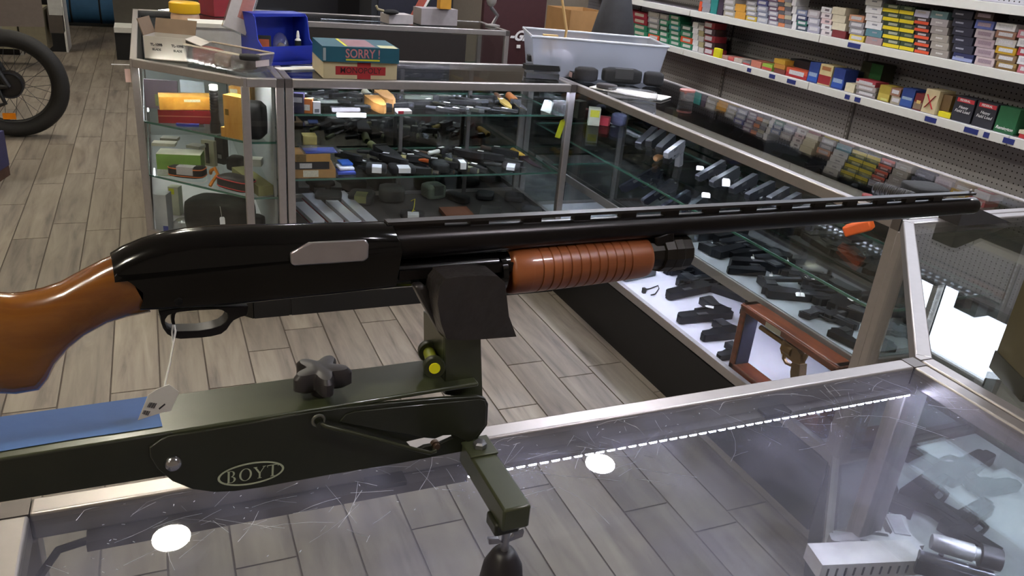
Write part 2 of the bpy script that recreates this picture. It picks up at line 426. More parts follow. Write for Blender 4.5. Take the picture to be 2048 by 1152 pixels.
# ================================================================ GLASS CASES
TOPZ = .97
DECKM = M((205, 203, 212), .55, 0, .03, name='white_deck')
DECKB = M((60, 56, 54), .6, 0, .1, name='dark_deck')
def led(parent, a, b, n, out=(0, 0, -1), strength=None, col=(.74, .77, 1)):
    a = Vector(a); b = Vector(b); out = Vector(out)
    s = MB().bar(a-out*.006, b-out*.006, .016, .008).build('led_channel', ALU, parent)
    m = MB(); d = (b-a)
    dn = d.normalized()
    for i in range(n):
        c = a+d*((i+.5)/n)
        m.bar(c-dn*.005, c+dn*.005, .008, .005)
    m.build('led_beads', EMIT(col, (strength or LED)*4, 'led_bead'), s)['kind'] = 'stuff'
DARKP = M((150, 152, 150), .04, 1., .05, 3, name='mirror_door')
def case(name, label, poly, shelves, deckmat, dark=(), top=None, nopane=(), base=.24, nobase=False, shelf_inset=.05, noshelfedge=False):
    n = len(poly); cx = sum(p[0] for p in poly)/n; cy = sum(p[1] for p in poly)/n
    t = thing(name, label, 'display case', (cx, cy, 0))
    P = [Vector((p[0], p[1], 0)) for p in poly]
    cen = Vector((cx, cy, 0))
    def inset(d):
        out = []
        for i in range(n):
            a, b, c = P[i-1], P[i], P[(i+1) % n]
            e1 = (b-a).normalized(); e2 = (c-b).normalized()
            n1 = Vector((-e1.y, e1.x, 0)); n2 = Vector((-e2.y, e2.x, 0))
            bi = (n1+n2); k = bi.length_squared/2
            out.append(b+bi*(d/max(k, .2)))
        return out
    up = lambda x, y, h: (x, y, h)
    in1 = inset(.004); in2 = inset(.028); ins = inset(shelf_inset)
    # base, one panel per side
    for i in range(n):
        a, b = in1[i], in1[(i+1) % n]
        MB().bar(Vector((a.x, a.y, base/2)), Vector((b.x, b.y, base/2)), .012, base).build('base_panel', BLACKM, t)
        a, b = P[i], P[(i+1) % n]
        e = (b-a).normalized(); q_ = Vector((-e.y, e.x, 0))*.0105; a = a+q_; b = b+q_
        MB().bar(Vector((a.x, a.y, base+.02)), Vector((b.x, b.y, base+.02)), .02, .032).build('bottom_rail', ALU, t)
    MB().prism([(p.x, p.y) for p in in2], up, base, base+.022).build('deck', deckmat, t)
    for i in range(n):
        a, b = P[i], P[(i+1) % n]; e = (b-a).normalized(); nn = Vector((-e.y, e.x, 0))
        def trim(j):
            e1 = (P[j]-P[j-1]).normalized(); e2 = (P[(j+1) % n]-P[j]).normalized()
            return .0258 if abs(e1.dot(e2)) < .1 else .0105
        a2 = a+nn*.013+e*trim(i); b2 = b+nn*.013-e*trim((i+1) % n)
        MB().bar(Vector((a2.x, a2.y, TOPZ-.016)), Vector((b2.x, b2.y, TOPZ-.016)), .026, .032).build('top_rail', ALU, t, bev=.003)
        if i not in nopane:
            a3 = a+nn*.012+e*.012; b3 = b+nn*.012-e*.012
            if i in dark:
                mid = (a3+b3)/2; q_ = nn*.004
                for u_, v_ in ((a3+q_, mid+e*.02+q_), (mid-e*.02-q_, b3-q_)):
                    MB().bar(Vector((u_.x, u_.y, (base+.036+TOPZ-.03)/2)), Vector((v_.x, v_.y, (base+.036+TOPZ-.03)/2)), .005, TOPZ-.03-base-.036).build('sliding_door', DARKP, t)
                continue
            MB().bar(Vector((a3.x, a3.y, (base+.036+TOPZ-.03)/2)), Vector((b3.x, b3.y, (base+.036+TOPZ-.03)/2)), .005, TOPZ-.03-base-.036).build('side_pane', G_SIDE, t)
    for i in range(n):
        p = in2[i].lerp(P[i], .45)
        MB().box((p.x-.0145, p.y-.0145, base), (p.x+.0145, p.y+.0145, TOPZ-.03)).build('corner_post', ALU, t, bev=.002)
        e1 = (P[i]-P[i-1]).normalized(); e2 = (P[(i+1) % n]-P[i]).normalized(); n1 = Vector((-e1.y, e1.x, 0)); n2 = Vector((-e2.y, e2.x, 0))
        q = P[i]; k1 = .0258 if abs(e1.dot(e2)) < .1 else .0105
        iw = in2[i].lerp(P[i], .07)
        cp_ = [q, q+e2*k1, q+e2*k1+n2*.026, iw, q-e1*k1+n1*.026, q-e1*k1] if k1 < .02 else [q, q+e2*k1, q+e2*k1-e1*k1, q-e1*k1]
        MB().prism([(c_.x, c_.y) for c_ in cp_], up, TOPZ-.032, TOPZ).build('corner_cap', ALU_D if k1 > .02 else ALU, t)
    tp = inset(.02)
    MB().prism([(p.x, p.y) for p in tp], up, TOPZ-.009, TOPZ-.003).build('top_pane', top or G_TOPC, t)
    for z in shelves:
        z, si = z if isinstance(z, tuple) else (z, shelf_inset); ins = inset(si)
        so = MB().prism([(p.x, p.y) for p in ins], up, z-.008, z).build('glass_shelf', G_SHELF, t)
        if not noshelfedge:
            m = MB()
            for i in range(n):
                a, b = ins[i], ins[(i+1) % n]
                m.bar(Vector((a.x, a.y, z-.004)), Vector((b.x, b.y, z-.004)), .003, .0075)
            m.build('shelf_edge', G_EDGE, so)
    return t
# the counter in front of the viewer
near = case('display_case', 'empty glass counter under the shotgun rest with scratched top', [(-.172, .2), (1.061, .2), (1.061, .757), (-.172, .757)], [], DECKB, top=G_TOP)
led(near, (.30, .722, .93), (1.03, .722, .93), 46, (0, -.25, -1), LED*.8)
MB().box((-.10, .715, .925), (.30, .735, .937)).build('cable_channel', ALU_D, near)
MB().tube([(-.10, .725, .931), (-.125, .72, .93), (-.14, .70, .92), (-.145, .69, .90)], .004).build('power_cable', BLACKP, near)
for px in (.18, .74):
    MB().box((px, .712, .938), (px+.045, .732, .944)).build('clip', BLACKP, near)
sc_ = MB(); r2 = random.Random(3)
for k in range(260):
    x, y = r2.uniform(-.12, 1.03), .60+.13*r2.random()**.8; a = r2.uniform(-.9, .9)+(pi/2 if r2.random() < .3 else 0); L_ = r2.choice((.002, .002, .003, .01, .025, .045, .07)); c_ = r2.uniform(-6, 6)
    pp = [Vector((x+cos(a)*L_*t_-sin(a)*c_*L_*L_*t_*t_, min(.728, y+sin(a)*L_*t_+cos(a)*c_*L_*L_*t_*t_), TOPZ-.0028)) for t_ in (0, .33, .66, 1)]
    sc_.tube(pp, r2.choice((.0001, .00014, .0002)) if L_ > .005 else .0004, 4)
sc_.build('scratches', M((210, 210, 220), .35, 0, .1, name='scratched_glass_white'), [c for c in near.children if c.name.startswith('top_pane')][0])['kind'] = 'stuff'
nl = case('display_case', 'glass counter left of the empty scratched counter, carrying the rest rear', [(-1.4, .2), (-.176, .2), (-.176, .757), (-1.4, .757)], [], DECKB, top=G_TOP)
# corner counter with the clipped inner corner
corner = case('display_case', 'five-sided corner counter reflecting the bright window', [(1.066, .2), (2.24, .2), (2.24, 1.328), (1.662, 1.328), (1.066, .757)], [.62], DECKM)
led(corner, (1.105, .28, .943), (1.105, .70, .943), 26, (.4, 0, -1), LED*3)
# right-hand pistol case
right = case('display_case', 'long pistol case along the shelving aisle with a white floor', [(1.662, 1.332), (2.24, 1.332), (2.24, 3.61), (1.662, 3.61)], [(.70, .05), (.505, .11)], DECKM, (1, 2))
MB().box((1.782, 1.45, .5055), (2.125, 2.36, .5085)).build('shelf_liner', M((140, 145, 150), .7, 0, .05), right)
led(right, (1.703, 1.40, .941), (1.703, 3.45, .941), 60, (.5, 0, -1), LED*2.2)
MB().box((1.762, 1.38, .478), (1.771, 3.55, .512)).build('shelf_front', ALU, right)
led(right, (1.785, 1.40, .488), (1.785, 3.3, .488), 50, (-.1, 0, -1), LED*2.4)
# back knife case
back = case('display_case', 'knife case facing the aisle below the board games', [(.44, 3.085), (1.658, 3.085), (1.658, 3.61), (.44, 3.61)], [.835, .578], DECKB, (2,), base=.325, shelf_inset=.03)
led(back, (.50, 3.122, .943), (1.60, 3.122, .943), 34, (0, .5, -1), LED*3.5)
for x in (1.02, 1.35):
    MB().box((x-.008, 3.545, .26), (x+.008, 3.56, .94)).build('shelf_standard', ALU_D, back)
# end case with the clipped left corner
left = case('display_case', 'end case with clipped corner holding wooden boxes and pouches', [(.292, 3.085), (.436, 3.085), (.436, 5.2), (-.085, 5.2), (-.085, 3.462)], [.728, .508], DECKM, shelf_inset=.03)
LINER = M((178, 182, 186), .7, 0, .05)
MB().box((.395, 3.13, .262), (.405, 5.16, .93)).build('pale_liner', LINER, left); MB().box((-.05, 5.15, .262), (.39, 5.16, .93)).build('pale_liner', LINER, left)
led(left, (-.05, 3.5, .943), (-.05, 5.1, .943), 40, (.6, 0, -1), LED*1.1, (.95, .97, 1))
led(left, (.30, 3.125, .943), (-.03, 3.455, .943), 14, (.4, .4, -1), LED*3, (.98, .98, .92))
MB().tube([at(318, 24, z=.945), at(392, 17, z=.945)], .012, 10).build('tube_or_glint', EMIT((.85, .84, 1), 14, 'tube_or_glint_glow'), left)
# far case of the island, its dark back towards us
far = case('display_case', 'far case with dark back panel and a glowing light strip', [(.44, 4.98), (2.14, 4.98), (2.14, 5.5), (.44, 5.5)], [.7], DECKB)
MB().box((.46, 4.975, .26), (1.84, 4.985, .935)).build('back_panel', M((30, 22, 20), .7, 0, .15, name='dark_back_panel'), far)
MB().tube([at(642, 34, z=.945), at(782, 40, z=.945)], .014, 10).build('tube_or_glint', EMIT((.85, .84, 1), 14, 'tube_or_glint_glow'), far)
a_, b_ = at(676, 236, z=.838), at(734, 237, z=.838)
MB().tube([a_+Vector((0, .02, .008)), b_+Vector((0, .02, .008))], .008, 10).build('tube_or_glint', EMIT((.85, .84, 1), 14, 'tube_or_glint_glow'), back)  # glowing bar stands in for a strip's reflection in the shelf glass
# ================================================================ SHOTGUN
GU = Vector((1, .0968, 0)).normalized(); GW = Vector((.0968, -1, 0)).normalized(); GO = Vector((.161, .567, 0)); GZ = Vector((0, 0, 1))
def gp(px, py, off=0.):
    return atp(px, py, GO+GW*off, GW)
def gl(px, py, off=0.):
    p = gp(px, py, off)-GO
    return (p.dot(GU), p.z)
def gf(s, t, h):
    return GO+GU*s+GZ*t+GW*h
def gpoly(pts, off=0.):
    return [gl(x, y, off) for x, y in pts]
def loft(secs, n=28, e=2.4, cap=True):
    vs = []
    for (tp, bt, hw) in secs:
        tp = Vector((tp[0], tp[1])); bt = Vector((bt[0], bt[1])); c = (tp+bt)/2; r = (tp-bt)/2
        for k in range(n):
            a = 2*pi*k/n; sc, ss = cos(a), sin(a)
            cc = math.copysign(abs(sc)**(2/e), sc); s2 = math.copysign(abs(ss)**(2/e), ss)
            q = c+r*s2; vs.append(gf(q.x, q.y, hw*cc))
    m = len(secs)
    fs = [(i*n+k, i*n+(k+1) % n, (i+1)*n+(k+1) % n, (i+1)*n+k) for i in range(m-1) for k in range(n)]
    fs += [tuple(range(n-1, -1, -1)), tuple((m-1)*n+k for k in range(n))]
    return MB().add(vs, fs)
STOCK = wood('varnished_stock', (104, 56, 16), (142, 88, 28), .22, .8, (3, 30, 12), 2.2, .04)
FORE = wood('varnished_forend', (122, 64, 32), (150, 84, 46), .38, .25, (3, 18, 18), 2.5, .05)
BLUED = M((10, 9, 9), .15, 0, .2, coat=.25, name='blued_steel')
for _n in BLUED.node_tree.nodes:
    if _n.type == 'BSDF_PRINCIPLED': _n.inputs['Specular IOR Level'].default_value = .28
BARREL = M((30, 26, 25), .28, .6, .15, name='barrel_steel')
gun = thing('shotgun', 'pump-action shotgun with wooden stock resting in the padded green rest', 'shotgun', gp(500, 600))
secs = [((240, 507), (300, 619), .0165), ((205, 522), (255, 628), .0165), ((165, 543), (215, 640), .0165), ((120, 568), (170, 664), .017), ((85, 580), (140, 688), .018),
        ((45, 588), (112, 722), .018), ((20, 590), (98, 752), .018), ((-8, 588), (80, 774), .0185), ((-40, 584), (35, 782), .0185), ((-85, 580), (-25, 780), .0185), ((-140, 577), (-95, 765), .0185),
        ((-200, 575), (-180, 755), .019), ((-420, 580), (-430, 840), .02), ((-620, 590), (-640, 900), .021), ((-680, 594), (-700, 915), .021)]
loft([(gl(*a), gl(*b), h) for a, b, h in secs]).build('stock', STOCK, gun)
rp = [(222, 513), (245, 497), (285, 480), (330, 467), (370, 460), (420, 456), (500, 453), (600, 451), (700, 448), (781, 446), (787, 458), (790, 480), (791, 577), (740, 583), (660, 592), (581, 600), (470, 612), (380, 619), (281, 624), (286, 600), (286, 585), (262, 562), (240, 545), (230, 530)]
RP = [gl(x, y, .001+.0155*min(1, max(0, (y-505)/75))) for x, y in rp]
HL = [-1, -.985, -.95, -.88, -.78, -.62, -.42, -.2, 0, .2, .42, .62, .78, .88, .95, .985, 1]
rv_ = []; nR = len(RP)
for hq in HL:
    dr = .0125*(1-sqrt(max(0, 1-hq*hq)))
    for i, (s_, t_) in enumerate(RP):
        k_ = 1 if i <= 9 else .6 if i == 10 else .25 if i in (11, 23) else 0
        b_ = .003*(1-sqrt(max(0, 1-min(1, abs(hq))**8))) if 12 <= i <= 18 else 0
        rv_.append(gf(s_, t_-dr*k_+b_, .0172*hq))
rfs = [(a*nR+i, a*nR+(i+1) % nR, (a+1)*nR+(i+1) % nR, (a+1)*nR+i) for a in range(len(HL)-1) for i in range(nR)]
for t3 in tessellate_polygon([[Vector((p[0], p[1], 0)) for p in RP]]):
    rfs.append(tuple(t3)); rfs.append(tuple((len(HL)-1)*nR+i for i in reversed(t3)))
rc = MB().add(rv_, rfs).build('receiver', BLUED, gun, ang=.75)
bp_ = [(580, 507), (617, 486), (650, 484), (733, 480), (738, 490), (737, 516), (728, 523), (590, 532), (582, 528)]
MB().prism(gpoly(bp_, .019), gf, .0165, .0198).build('bolt', M((190, 184, 188), .3, .9, .08, 90, name='bolt_steel'), rc, bev=.0014, seg=3)
MB().lathe([(0, .0028), (.0006, .0028), (.0009, .002)], gp(357, 603, .0171), gp(357, 603, .0171)+GW, 16).build('pin', GUNB, rc)
c200 = lambda L: [(200+x/4.096, 420+y/4.096) for x, y in L]
outer = c200([(470, 800), (485, 840), (490, 890), (508, 940), (540, 985), (590, 1015), (650, 1025), (820, 1015), (900, 1005), (980, 985), (1025, 950), (1055, 905), (1085, 872), (1130, 850), (1190, 835), (1200, 760), (900, 765), (600, 780)])
inner = c200([(545, 835), (525, 865), (522, 900), (540, 940), (575, 960), (640, 962), (800, 958), (900, 942), (975, 918), (1015, 888), (1038, 850), (1025, 815), (990, 792), (955, 785), (800, 792), (640, 806), (590, 815)])
MB().prism([gpoly(outer), gpoly(inner)], gf, -.0065, .0065).build('trigger_guard', M((34, 32, 34), .4, .5, .15, name='guard_alloy'), gun, bev=.002)
trg = c200([(585, 800), (640, 795), (612, 840), (606, 880), (612, 920), (628, 962), (612, 966), (596, 945), (580, 905), (576, 860)])
MB().prism(gpoly(trg), gf, -.0035, .0035).build('trigger', M((40, 38, 40), .35, .7, .1, name='trigger_steel'), gun, bev=.001)
B0, B1 = gp(784, 486), gp(1945, 411); BD = (B1-B0).normalized(); BL = (B1-B0).length; BU = GW.cross(BD).normalized()
if BU.z < 0: BU = -BU
MB().lathe([(-.01, .0135), (.03, .0135), (.07, .0128), (.14, .0116), (.3, .0108), (BL-.012, .0098), (BL-.01, .0102), (BL, .0102), (BL, .0082), (BL-.03, .0082)], B0, B1, 32).build('barrel', BARREL, gun)
xs = [955, 1055, 1150, 1242, 1329, 1414, 1494]
s0 = (gp(955, 455)-B0).dot(BD); s1 = (gp(1494, 430)-B0).dot(BD); stp = (s1-s0)/6
rib = MB().bar(B0+BU*.0172-BD*.006, B1+BU*.0162-BD*.008, .0085, .0026, BU).build('rib', M((48, 44, 43), .42, .5, .12, name='matt_rib'), gun)
MB().bar(B0+BU*.0125, B0+BU*.0125+BD*(s0-stp*.62), .006, .0075, BU).build('rib_post', BARREL, rib)
s = s0
while s < BL-.03:
    MB().bar(B0+BU*.0125+BD*(s-.0085), B0+BU*.0125+BD*(s+.0085), .006, .0075, BU).build('rib_post', BARREL, rib); s += stp
MB().ell(B1-BD*.014+BU*.0195, (.0018, .0018, .0022)).build('front_bead', SILV, gun)
T0, T1 = gp(786, 546), gp(1352, 501); TD = (T1-T0).normalized(); TL = (T1-T0).length
MB().lathe([(-.01, .0122), (TL-.01, .0122)], T0, T1, 24).build('magazine_tube', BLUED, gun)
fa, fb = gp(1008, 541), gp(1287, 513); FD = (fb-fa).normalized(); FL = (fb-fa).length
for k, o in ((-1, .0125), (1, .0125)):
    MB().bar(T0+GW*k*o+BU*.003, fa+GW*k*o*1.05+BU*.009, .0022, .008, BU).build('action_bar', BARREL, gun)
prof = [(0, .017), (.0015, .0195), (.004, .0208), (.02, .0213)]
gx = [1047, 1064, 1084, 1101, 1119, 1137, 1155, 1173, 1189, 1206, 1222, 1237]
for x in gx:
    s = (gp(x, 528)-fa).dot(FD); r = .0213+.0006*sin(pi*s/FL)-.0016*(s/FL)
    prof += [(s-.0009, r), (s-.0004, r-.001), (s+.0004, r-.001), (s+.0009, r)]
prof += [(FL-.006, .0197), (FL-.002, .019), (FL, .0165)]
MB().lathe(prof, fa, fb, 40).build('forend', FORE, gun, ang=.9)
MB().lathe([(-.004, .0185), (.001, .0185)], fa-FD*.006, fb, 32).build('forend_collar', BLUED, gun)
ca, cb = gp(1286, 508), gp(1368, 502); CL = (cb-ca).length
cap = MB().lathe([(0, .0155), (CL*.3, .0155), (CL*.31, .0178), (CL*.52, .0182), (CL*.54, .0188), (CL*.72, .0188), (CL*.74, .0182), (CL*.95, .0178), (CL, .0155)], ca, cb, 12).build('magazine_cap', M((40, 36, 32), .38, .6, .15, name='cap_steel'), gun, ang=.35)
MB().bar(gp(1318, 462), gp(1318, 495), .02, .022, GU).build('barrel_lug', BARREL, gun, bev=.002)

# ================================================================ PRICE TAG ON THE TRIGGER
tg = thing('price_tag', 'white barcode price tag hanging by string from the shotgun trigger', 'tag', gp(318, 830, .02))
c0 = lambda L: [(x/4.096, 700+y/4.096) for x, y in L]
MB().tube([gp(349, 650, .008), gp(351, 662, .012), gp(346, 690, .014), gp(340, 725, .016), gp(331, 762, .018), gp(328, 782, .02)], .0007, 6).build('string', PAPER, tg)
MB().tube([gp(346, 650, .004), gp(344, 665, .011), gp(346, 690, .014)], .0006, 6).build('string', PAPER, tg)
tp = c0([(1215, 370), (1290, 320), (1385, 283), (1470, 345), (1400, 500), (1320, 515), (1130, 575)])
TGM = M((216, 212, 206), .5, 0, .05, name='tag_film')
MB().prism(gpoly(tp, .022), gf, .0215, .022).build('card', TGM, tg)
for q in ([(1205, 470), (1230, 430), (1290, 440), (1265, 480)], [(1165, 525), (1180, 495), (1235, 505), (1215, 540)], [(1300, 480), (1350, 440), (1356, 450), (1306, 492)]):
    a_, b_, c_, d_ = [Vector(p) for p in q]
    for k in range(6):
        f0, f1 = k/6, k/6+(.11 if k % 2 else .07)
        bars_ = [tuple(a_.lerp(d_, f0)), tuple(b_.lerp(c_, f0)), tuple(b_.lerp(c_, f1)), tuple(a_.lerp(d_, f1))]
        MB().prism(gpoly(c0(bars_), .0225), gf, .0221, .0223).build('barcode', M((60, 58, 64), .6, 0, .3, 300, name='barcode_ink'), tg)

# ================================================================ GREEN SHOOTING REST
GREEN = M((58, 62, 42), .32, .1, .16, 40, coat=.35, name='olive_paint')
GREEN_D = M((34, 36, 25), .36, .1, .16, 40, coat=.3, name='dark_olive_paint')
rest_ = thing('shooting_rest', 'dark green metal shooting rest clamped under the shotgun', 'gun rest', (.12, .56, .97))
NF, NB = .026, -.026    # near and far face of the beam
ta = gl(0, 919, NF); tb = gl(888, 777, NF)
te = Vector((tb[0]-ta[0], tb[1]-ta[1])); slope = te.y/te.x
def topt(s): return ta[1]+slope*(s-ta[0])
sL = -.62; sR = gl(968, 800, NF)[0]
body = MB()
# channel: top plate, near wall, short far wall
pts = [(sL, topt(sL)), (sR-.006, topt(sR-.006)), (sR-.006, topt(sR-.006)-.004), (sL, topt(sL)-.004)]
body.prism(pts, gf, NB, NF-.0005)
bm_ = rest_
body.build('beam_top', GREEN, rest_, bev=.0015)
lb = [gl(0, 1006, NF), gl(305, 957, NF)]
sl2 = (lb[1][1]-lb[0][1])/(lb[1][0]-lb[0][0])
nw = [(sL, topt(sL)-.0005), (gl(345, 870, NF)[0], topt(gl(345, 870, NF)[0])-.0005), (lb[1][0]+.03, lb[1][1]+sl2*.03), (sL, lb[0][1]+sl2*(sL-lb[0][0]))]
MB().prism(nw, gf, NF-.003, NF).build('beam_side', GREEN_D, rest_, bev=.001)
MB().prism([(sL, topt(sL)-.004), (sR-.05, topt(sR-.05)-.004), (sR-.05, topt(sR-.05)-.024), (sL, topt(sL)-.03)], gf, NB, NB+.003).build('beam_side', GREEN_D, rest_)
P1 = NF+.002
pl = [(318, 882), (336, 873), (420, 860), (520, 843), (625, 824), (680, 817), (780, 806), (885, 797), (955, 793), (971, 797), (977, 808), (975, 850), (955, 878), (928, 903), (800, 927), (650, 952), (520, 976), (470, 983), (430, 985), (385, 979), (345, 963), (315, 938), (300, 915), (299, 896)]
slot = [(813, 884), (848, 876), (870, 878), (890, 870), (903, 869), (906, 876), (880, 888), (850, 893), (832, 902), (824, 897)]
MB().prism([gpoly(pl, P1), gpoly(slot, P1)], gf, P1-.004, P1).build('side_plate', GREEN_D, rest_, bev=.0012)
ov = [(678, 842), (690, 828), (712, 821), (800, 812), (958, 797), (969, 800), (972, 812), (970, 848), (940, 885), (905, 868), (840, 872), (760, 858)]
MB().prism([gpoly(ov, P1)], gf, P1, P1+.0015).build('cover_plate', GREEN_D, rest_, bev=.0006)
# blue tape along the beam top
tpz = lambda s: topt(s)+.0006
tl, tr_ = sL, gl(322, 858, 0)[0]
tm = MB()
for i in range(16):
    a = tl+(tr_-tl)*i/16; b = tl+(tr_-tl)*(i+1)/16
    n0 = -.006+.0012*sin(i*1.7); n1 = -.006+.0012*sin((i+1)*1.7)
    tm.add([gf(a, tpz(a), NB-.001), gf(b, tpz(b), NB-.001), gf(b, tpz(b), NF-.026+.02+n1*.5), gf(a, tpz(a), NF-.026+.02+n0*.5)], [(0, 1, 2, 3)])
tm.build('blue_tape', M((62, 100, 156), .6, 0, .08, 60, bump=.1, name='painters_tape'), rest_)
# logo
lo = gp(503, 947, P1+.0006); ex = (gp(560, 938, P1)-gp(440, 958, P1)).normalized(); ey = GZ
LOGO = M((180, 186, 160), .5, 0, .05, name='pale_green_print')
e0 = (gp(570, 936, P1)-gp(437, 958, P1)).length/2
ring = MB(); N = 48; ez = ex.cross((ey-ex*ey.dot(ex)).normalized())
eyy = (ey-ex*ey.dot(ex)).normalized()
eh = e0*.41
for k in range(N):
    a, b = 2*pi*k/N, 2*pi*(k+1)/N
    ring.add([lo+ex*e0*cos(a)+eyy*eh*sin(a), lo+ex*e0*cos(b)+eyy*eh*sin(b), lo+ex*(e0-.0017)*cos(b)+eyy*(eh-.0015)*sin(b), lo+ex*(e0-.0017)*cos(a)+eyy*(eh-.0015)*sin(a)], [(0, 1, 2, 3)])
lg = ring.build('logo_ring', LOGO, rest_)
def glyphs(parent, mat):
    # serif capitals B O Y T drawn as strokes: unit height 1
    L = MB(); h = e0*.43; x0 = -e0*.73
    def seg(x1, y1, x2, y2, wd, cx):
        a = Vector((x1, y1)); b = Vector((x2, y2)); d = (b-a).normalized(); q = Vector((-d.y, d.x))*wd/2
        L.add([lo+GW*.0003+ex*(cx+p.x*h)+eyy*((p.y-.5)*h) for p in (a-q, b-q, b+q, a+q)], [(0, 1, 2, 3)])
    def arc(cx, ox, oy, rx, ry, a0, a1, w0, w1, n=18):
        for i in range(n):
            t0, t1 = a0+(a1-a0)*i/n, a0+(a1-a0)*(i+1)/n
            wa = w0+(w1-w0)*abs(cos((t0+t1)/2))
            P4 = [(ox+rx*cos(t0), oy+ry*sin(t0)), (ox+rx*cos(t1), oy+ry*sin(t1)), (ox+(rx-wa)*cos(t1), oy+(ry-wa*.7)*sin(t1)), (ox+(rx-wa)*cos(t0), oy+(ry-wa*.7)*sin(t0))]
            L.add([lo+GW*.0003+ex*(cx+p[0]*h)+eyy*((p[1]-.5)*h) for p in P4], [(0, 1, 2, 3)])
    c = x0
    seg(.12, 0, .12, 1, .14, c); seg(0, .02, .3, .02, .05, c); seg(0, .98, .3, .98, .05, c)
    arc(c, .28, .75, .26, .25, -pi/2, pi/2, .05, .13); arc(c, .28, .26, .33, .27, -pi/2, pi/2, .05, .14)
    c += h*.86
    arc(c, .42, .5, .44, .53, 0, 2*pi, .06, .14, 32)
    c += h*.98
    seg(.1, .98, .42, .45, .13, c); seg(.76, .98, .45, .45, .06, c); seg(.43, .48, .43, 0, .13, c); seg(.28, .02, .58, .02, .05, c); seg(-.02, .98, .25, .98, .05, c); seg(.62, .98, .88, .98, .05, c)
    c += h*.95
    seg(.4, 0, .4, 1, .14, c); seg(0, .97, .8, .97, .07, c); seg(.02, .82, .02, 1, .05, c); seg(.78, .82, .78, 1, .05, c); seg(.25, .02, .55, .02, .05, c)
    return L.build('lettering', mat, parent)
glyphs(lg, LOGO)
# bolts, knob, ring, rod
MB().lathe([(0, .0062), (.0015, .0062), (.004, .005), (.005, .003), (.0052, .0005)], gp(346, 925, P1), gp(346, 925, P1)+GW, 24).build('pivot_bolt', CHROME, rest_)
kb = gf(gl(640, 815, 0)[0], topt(gl(640, 815, 0)[0]), .004)
kn_ = MB()
R0 = .0185
lob = []
for k in range(60):
    a = 2*pi*k/60; lob.append((R0*(1+.30*cos(5*a+pi/2-.3)), a))
kz = kb.z+.007
vs = []
for (zz, sc) in ((0, .8), (.003, 1), (.013, 1), (.0165, .86), (.0175, .5)):
    for r, a in lob: vs.append(Vector((kb.x+r*sc*cos(a), kb.y+r*sc*sin(a), kz+zz)))
fs = [(i*60+k, i*60+(k+1) % 60, (i+1)*60+(k+1) % 60, (i+1)*60+k) for i in range(4) for k in range(60)]+[tuple(range(59, -1, -1)), tuple(4*60+k for k in range(60))]
kn_.add(vs, fs); kn_.lathe([(0, .008), (.016, .008)], kb, kb+GZ, 20)
kn_.build('star_knob', M((42, 38, 40), .42, 0, .1, name='knob_plastic'), rest_, ang=.6)
rg = gp(637, 841, P1+.004)
MB().torus(rg, GW, .0046, .0012, 20, 8).build('eye_ring', M((120, 120, 112), .35, .8, .1, name='zinc_ring'), rest_)
MB().lathe([(0, .0035), (.006, .0035)], gp(637, 843, P1), gp(637, 843, P1)+GW, 14).build('pivot_bolt', GREEN_D, rest_)
MB().tube([gp(640, 845, P1+.004), gp(650, 852, P1+.007), gp(690, 862, P1+.007), gp(760, 880, P1+.007), gp(830, 899, P1+.007), gp(860, 906, P1+.006), gp(870, 903, P1+.003), gp(868, 893, P1+.0)], .0018, 10).build('lock_rod', M((58, 60, 44), .35, .3, .1, name='rod_paint'), rest_)
MB().lathe([(0, .004), (.004, .004), (.004, .003), (.007, .003)], gp(868, 886, P1-.004), gp(868, 886, P1-.004)+GW, 12).build('slot_nut', M((90, 70, 56), .4, .6, .2, name='nut'), rest_)
# upright post, pad
pz = lambda px, py, o: gl(px, py, o)
po = [(890, 668), (962, 672), (966, 802), (890, 790)]
MB().prism(gpoly(po, .016), gf, .013, .016).build('post_face', GREEN, rest_, bev=.001)
q = gpoly(po, .016)
MB().prism([q[0], (q[0][0]+.003, q[0][1]), (q[3][0]+.003, q[3][1]), q[3]], gf, -.03, .013).build('post_side', GREEN, rest_)
MB().prism([(q[1][0]-.003, q[1][1]), q[1], q[2], (q[2][0]-.003, q[2][1])], gf, -.03, .013).build('post_side', GREEN, rest_)
gus = [gl(846, 735, -.02), gl(890, 722, -.02), gl(890, 780, -.02), gl(842, 765, -.02)]
MB().prism(gus, gf, -.024, -.02).build('post_gusset', GREEN, rest_)
LEA = M((44, 40, 40), .36, 0, .35, 70, bump=.6, name='worn_leather')
pad = [(868, 600), (872, 566), (884, 551), (910, 547), (955, 544), (988, 546), (1002, 558), (1006, 590), (1010, 625), (1020, 652), (1025, 666), (1000, 668), (960, 671), (920, 673), (886, 671), (875, 640)]
padn = MB().prism(gpoly(pad, .03), gf, .012, .037).build('pad', LEA, rest_, bev=.010, seg=6)
padf = [(830, 570), (900, 560), (990, 556), (1004, 600), (1010, 640), (990, 650), (900, 655), (880, 640), (850, 610)]
MB().prism(gpoly(padf, -.02), gf, -.034, -.014).build('pad', LEA, rest_, bev=.005, seg=3)
MB().prism(gpoly([(868, 575), (1000, 575), (1006, 640), (890, 650)], .0), gf, -.014, .014).build('pad_web', LEA, rest_, bev=.003)
fl_ = gpoly([(822, 566), (842, 563), (862, 590), (880, 640), (892, 670), (878, 668), (862, 640), (842, 605)], .012)
MB().prism(fl_, gf, .006, .02).build('pad_flap', LEA, rest_, bev=.003, seg=3)
fr = MB()
for k in range(14):
    a = gp(1000+rnd.random()*24, 660+rnd.random()*6, .028); b = a+GU*(rnd.random()*.006)+GZ*(-.002-rnd.random()*.003)
    fr.tube([a, (a+b)/2+GW*.001, b], .0006, 5)
f_ = fr.build('torn_fringe', LEA, padn); f_['kind'] = 'stuff'
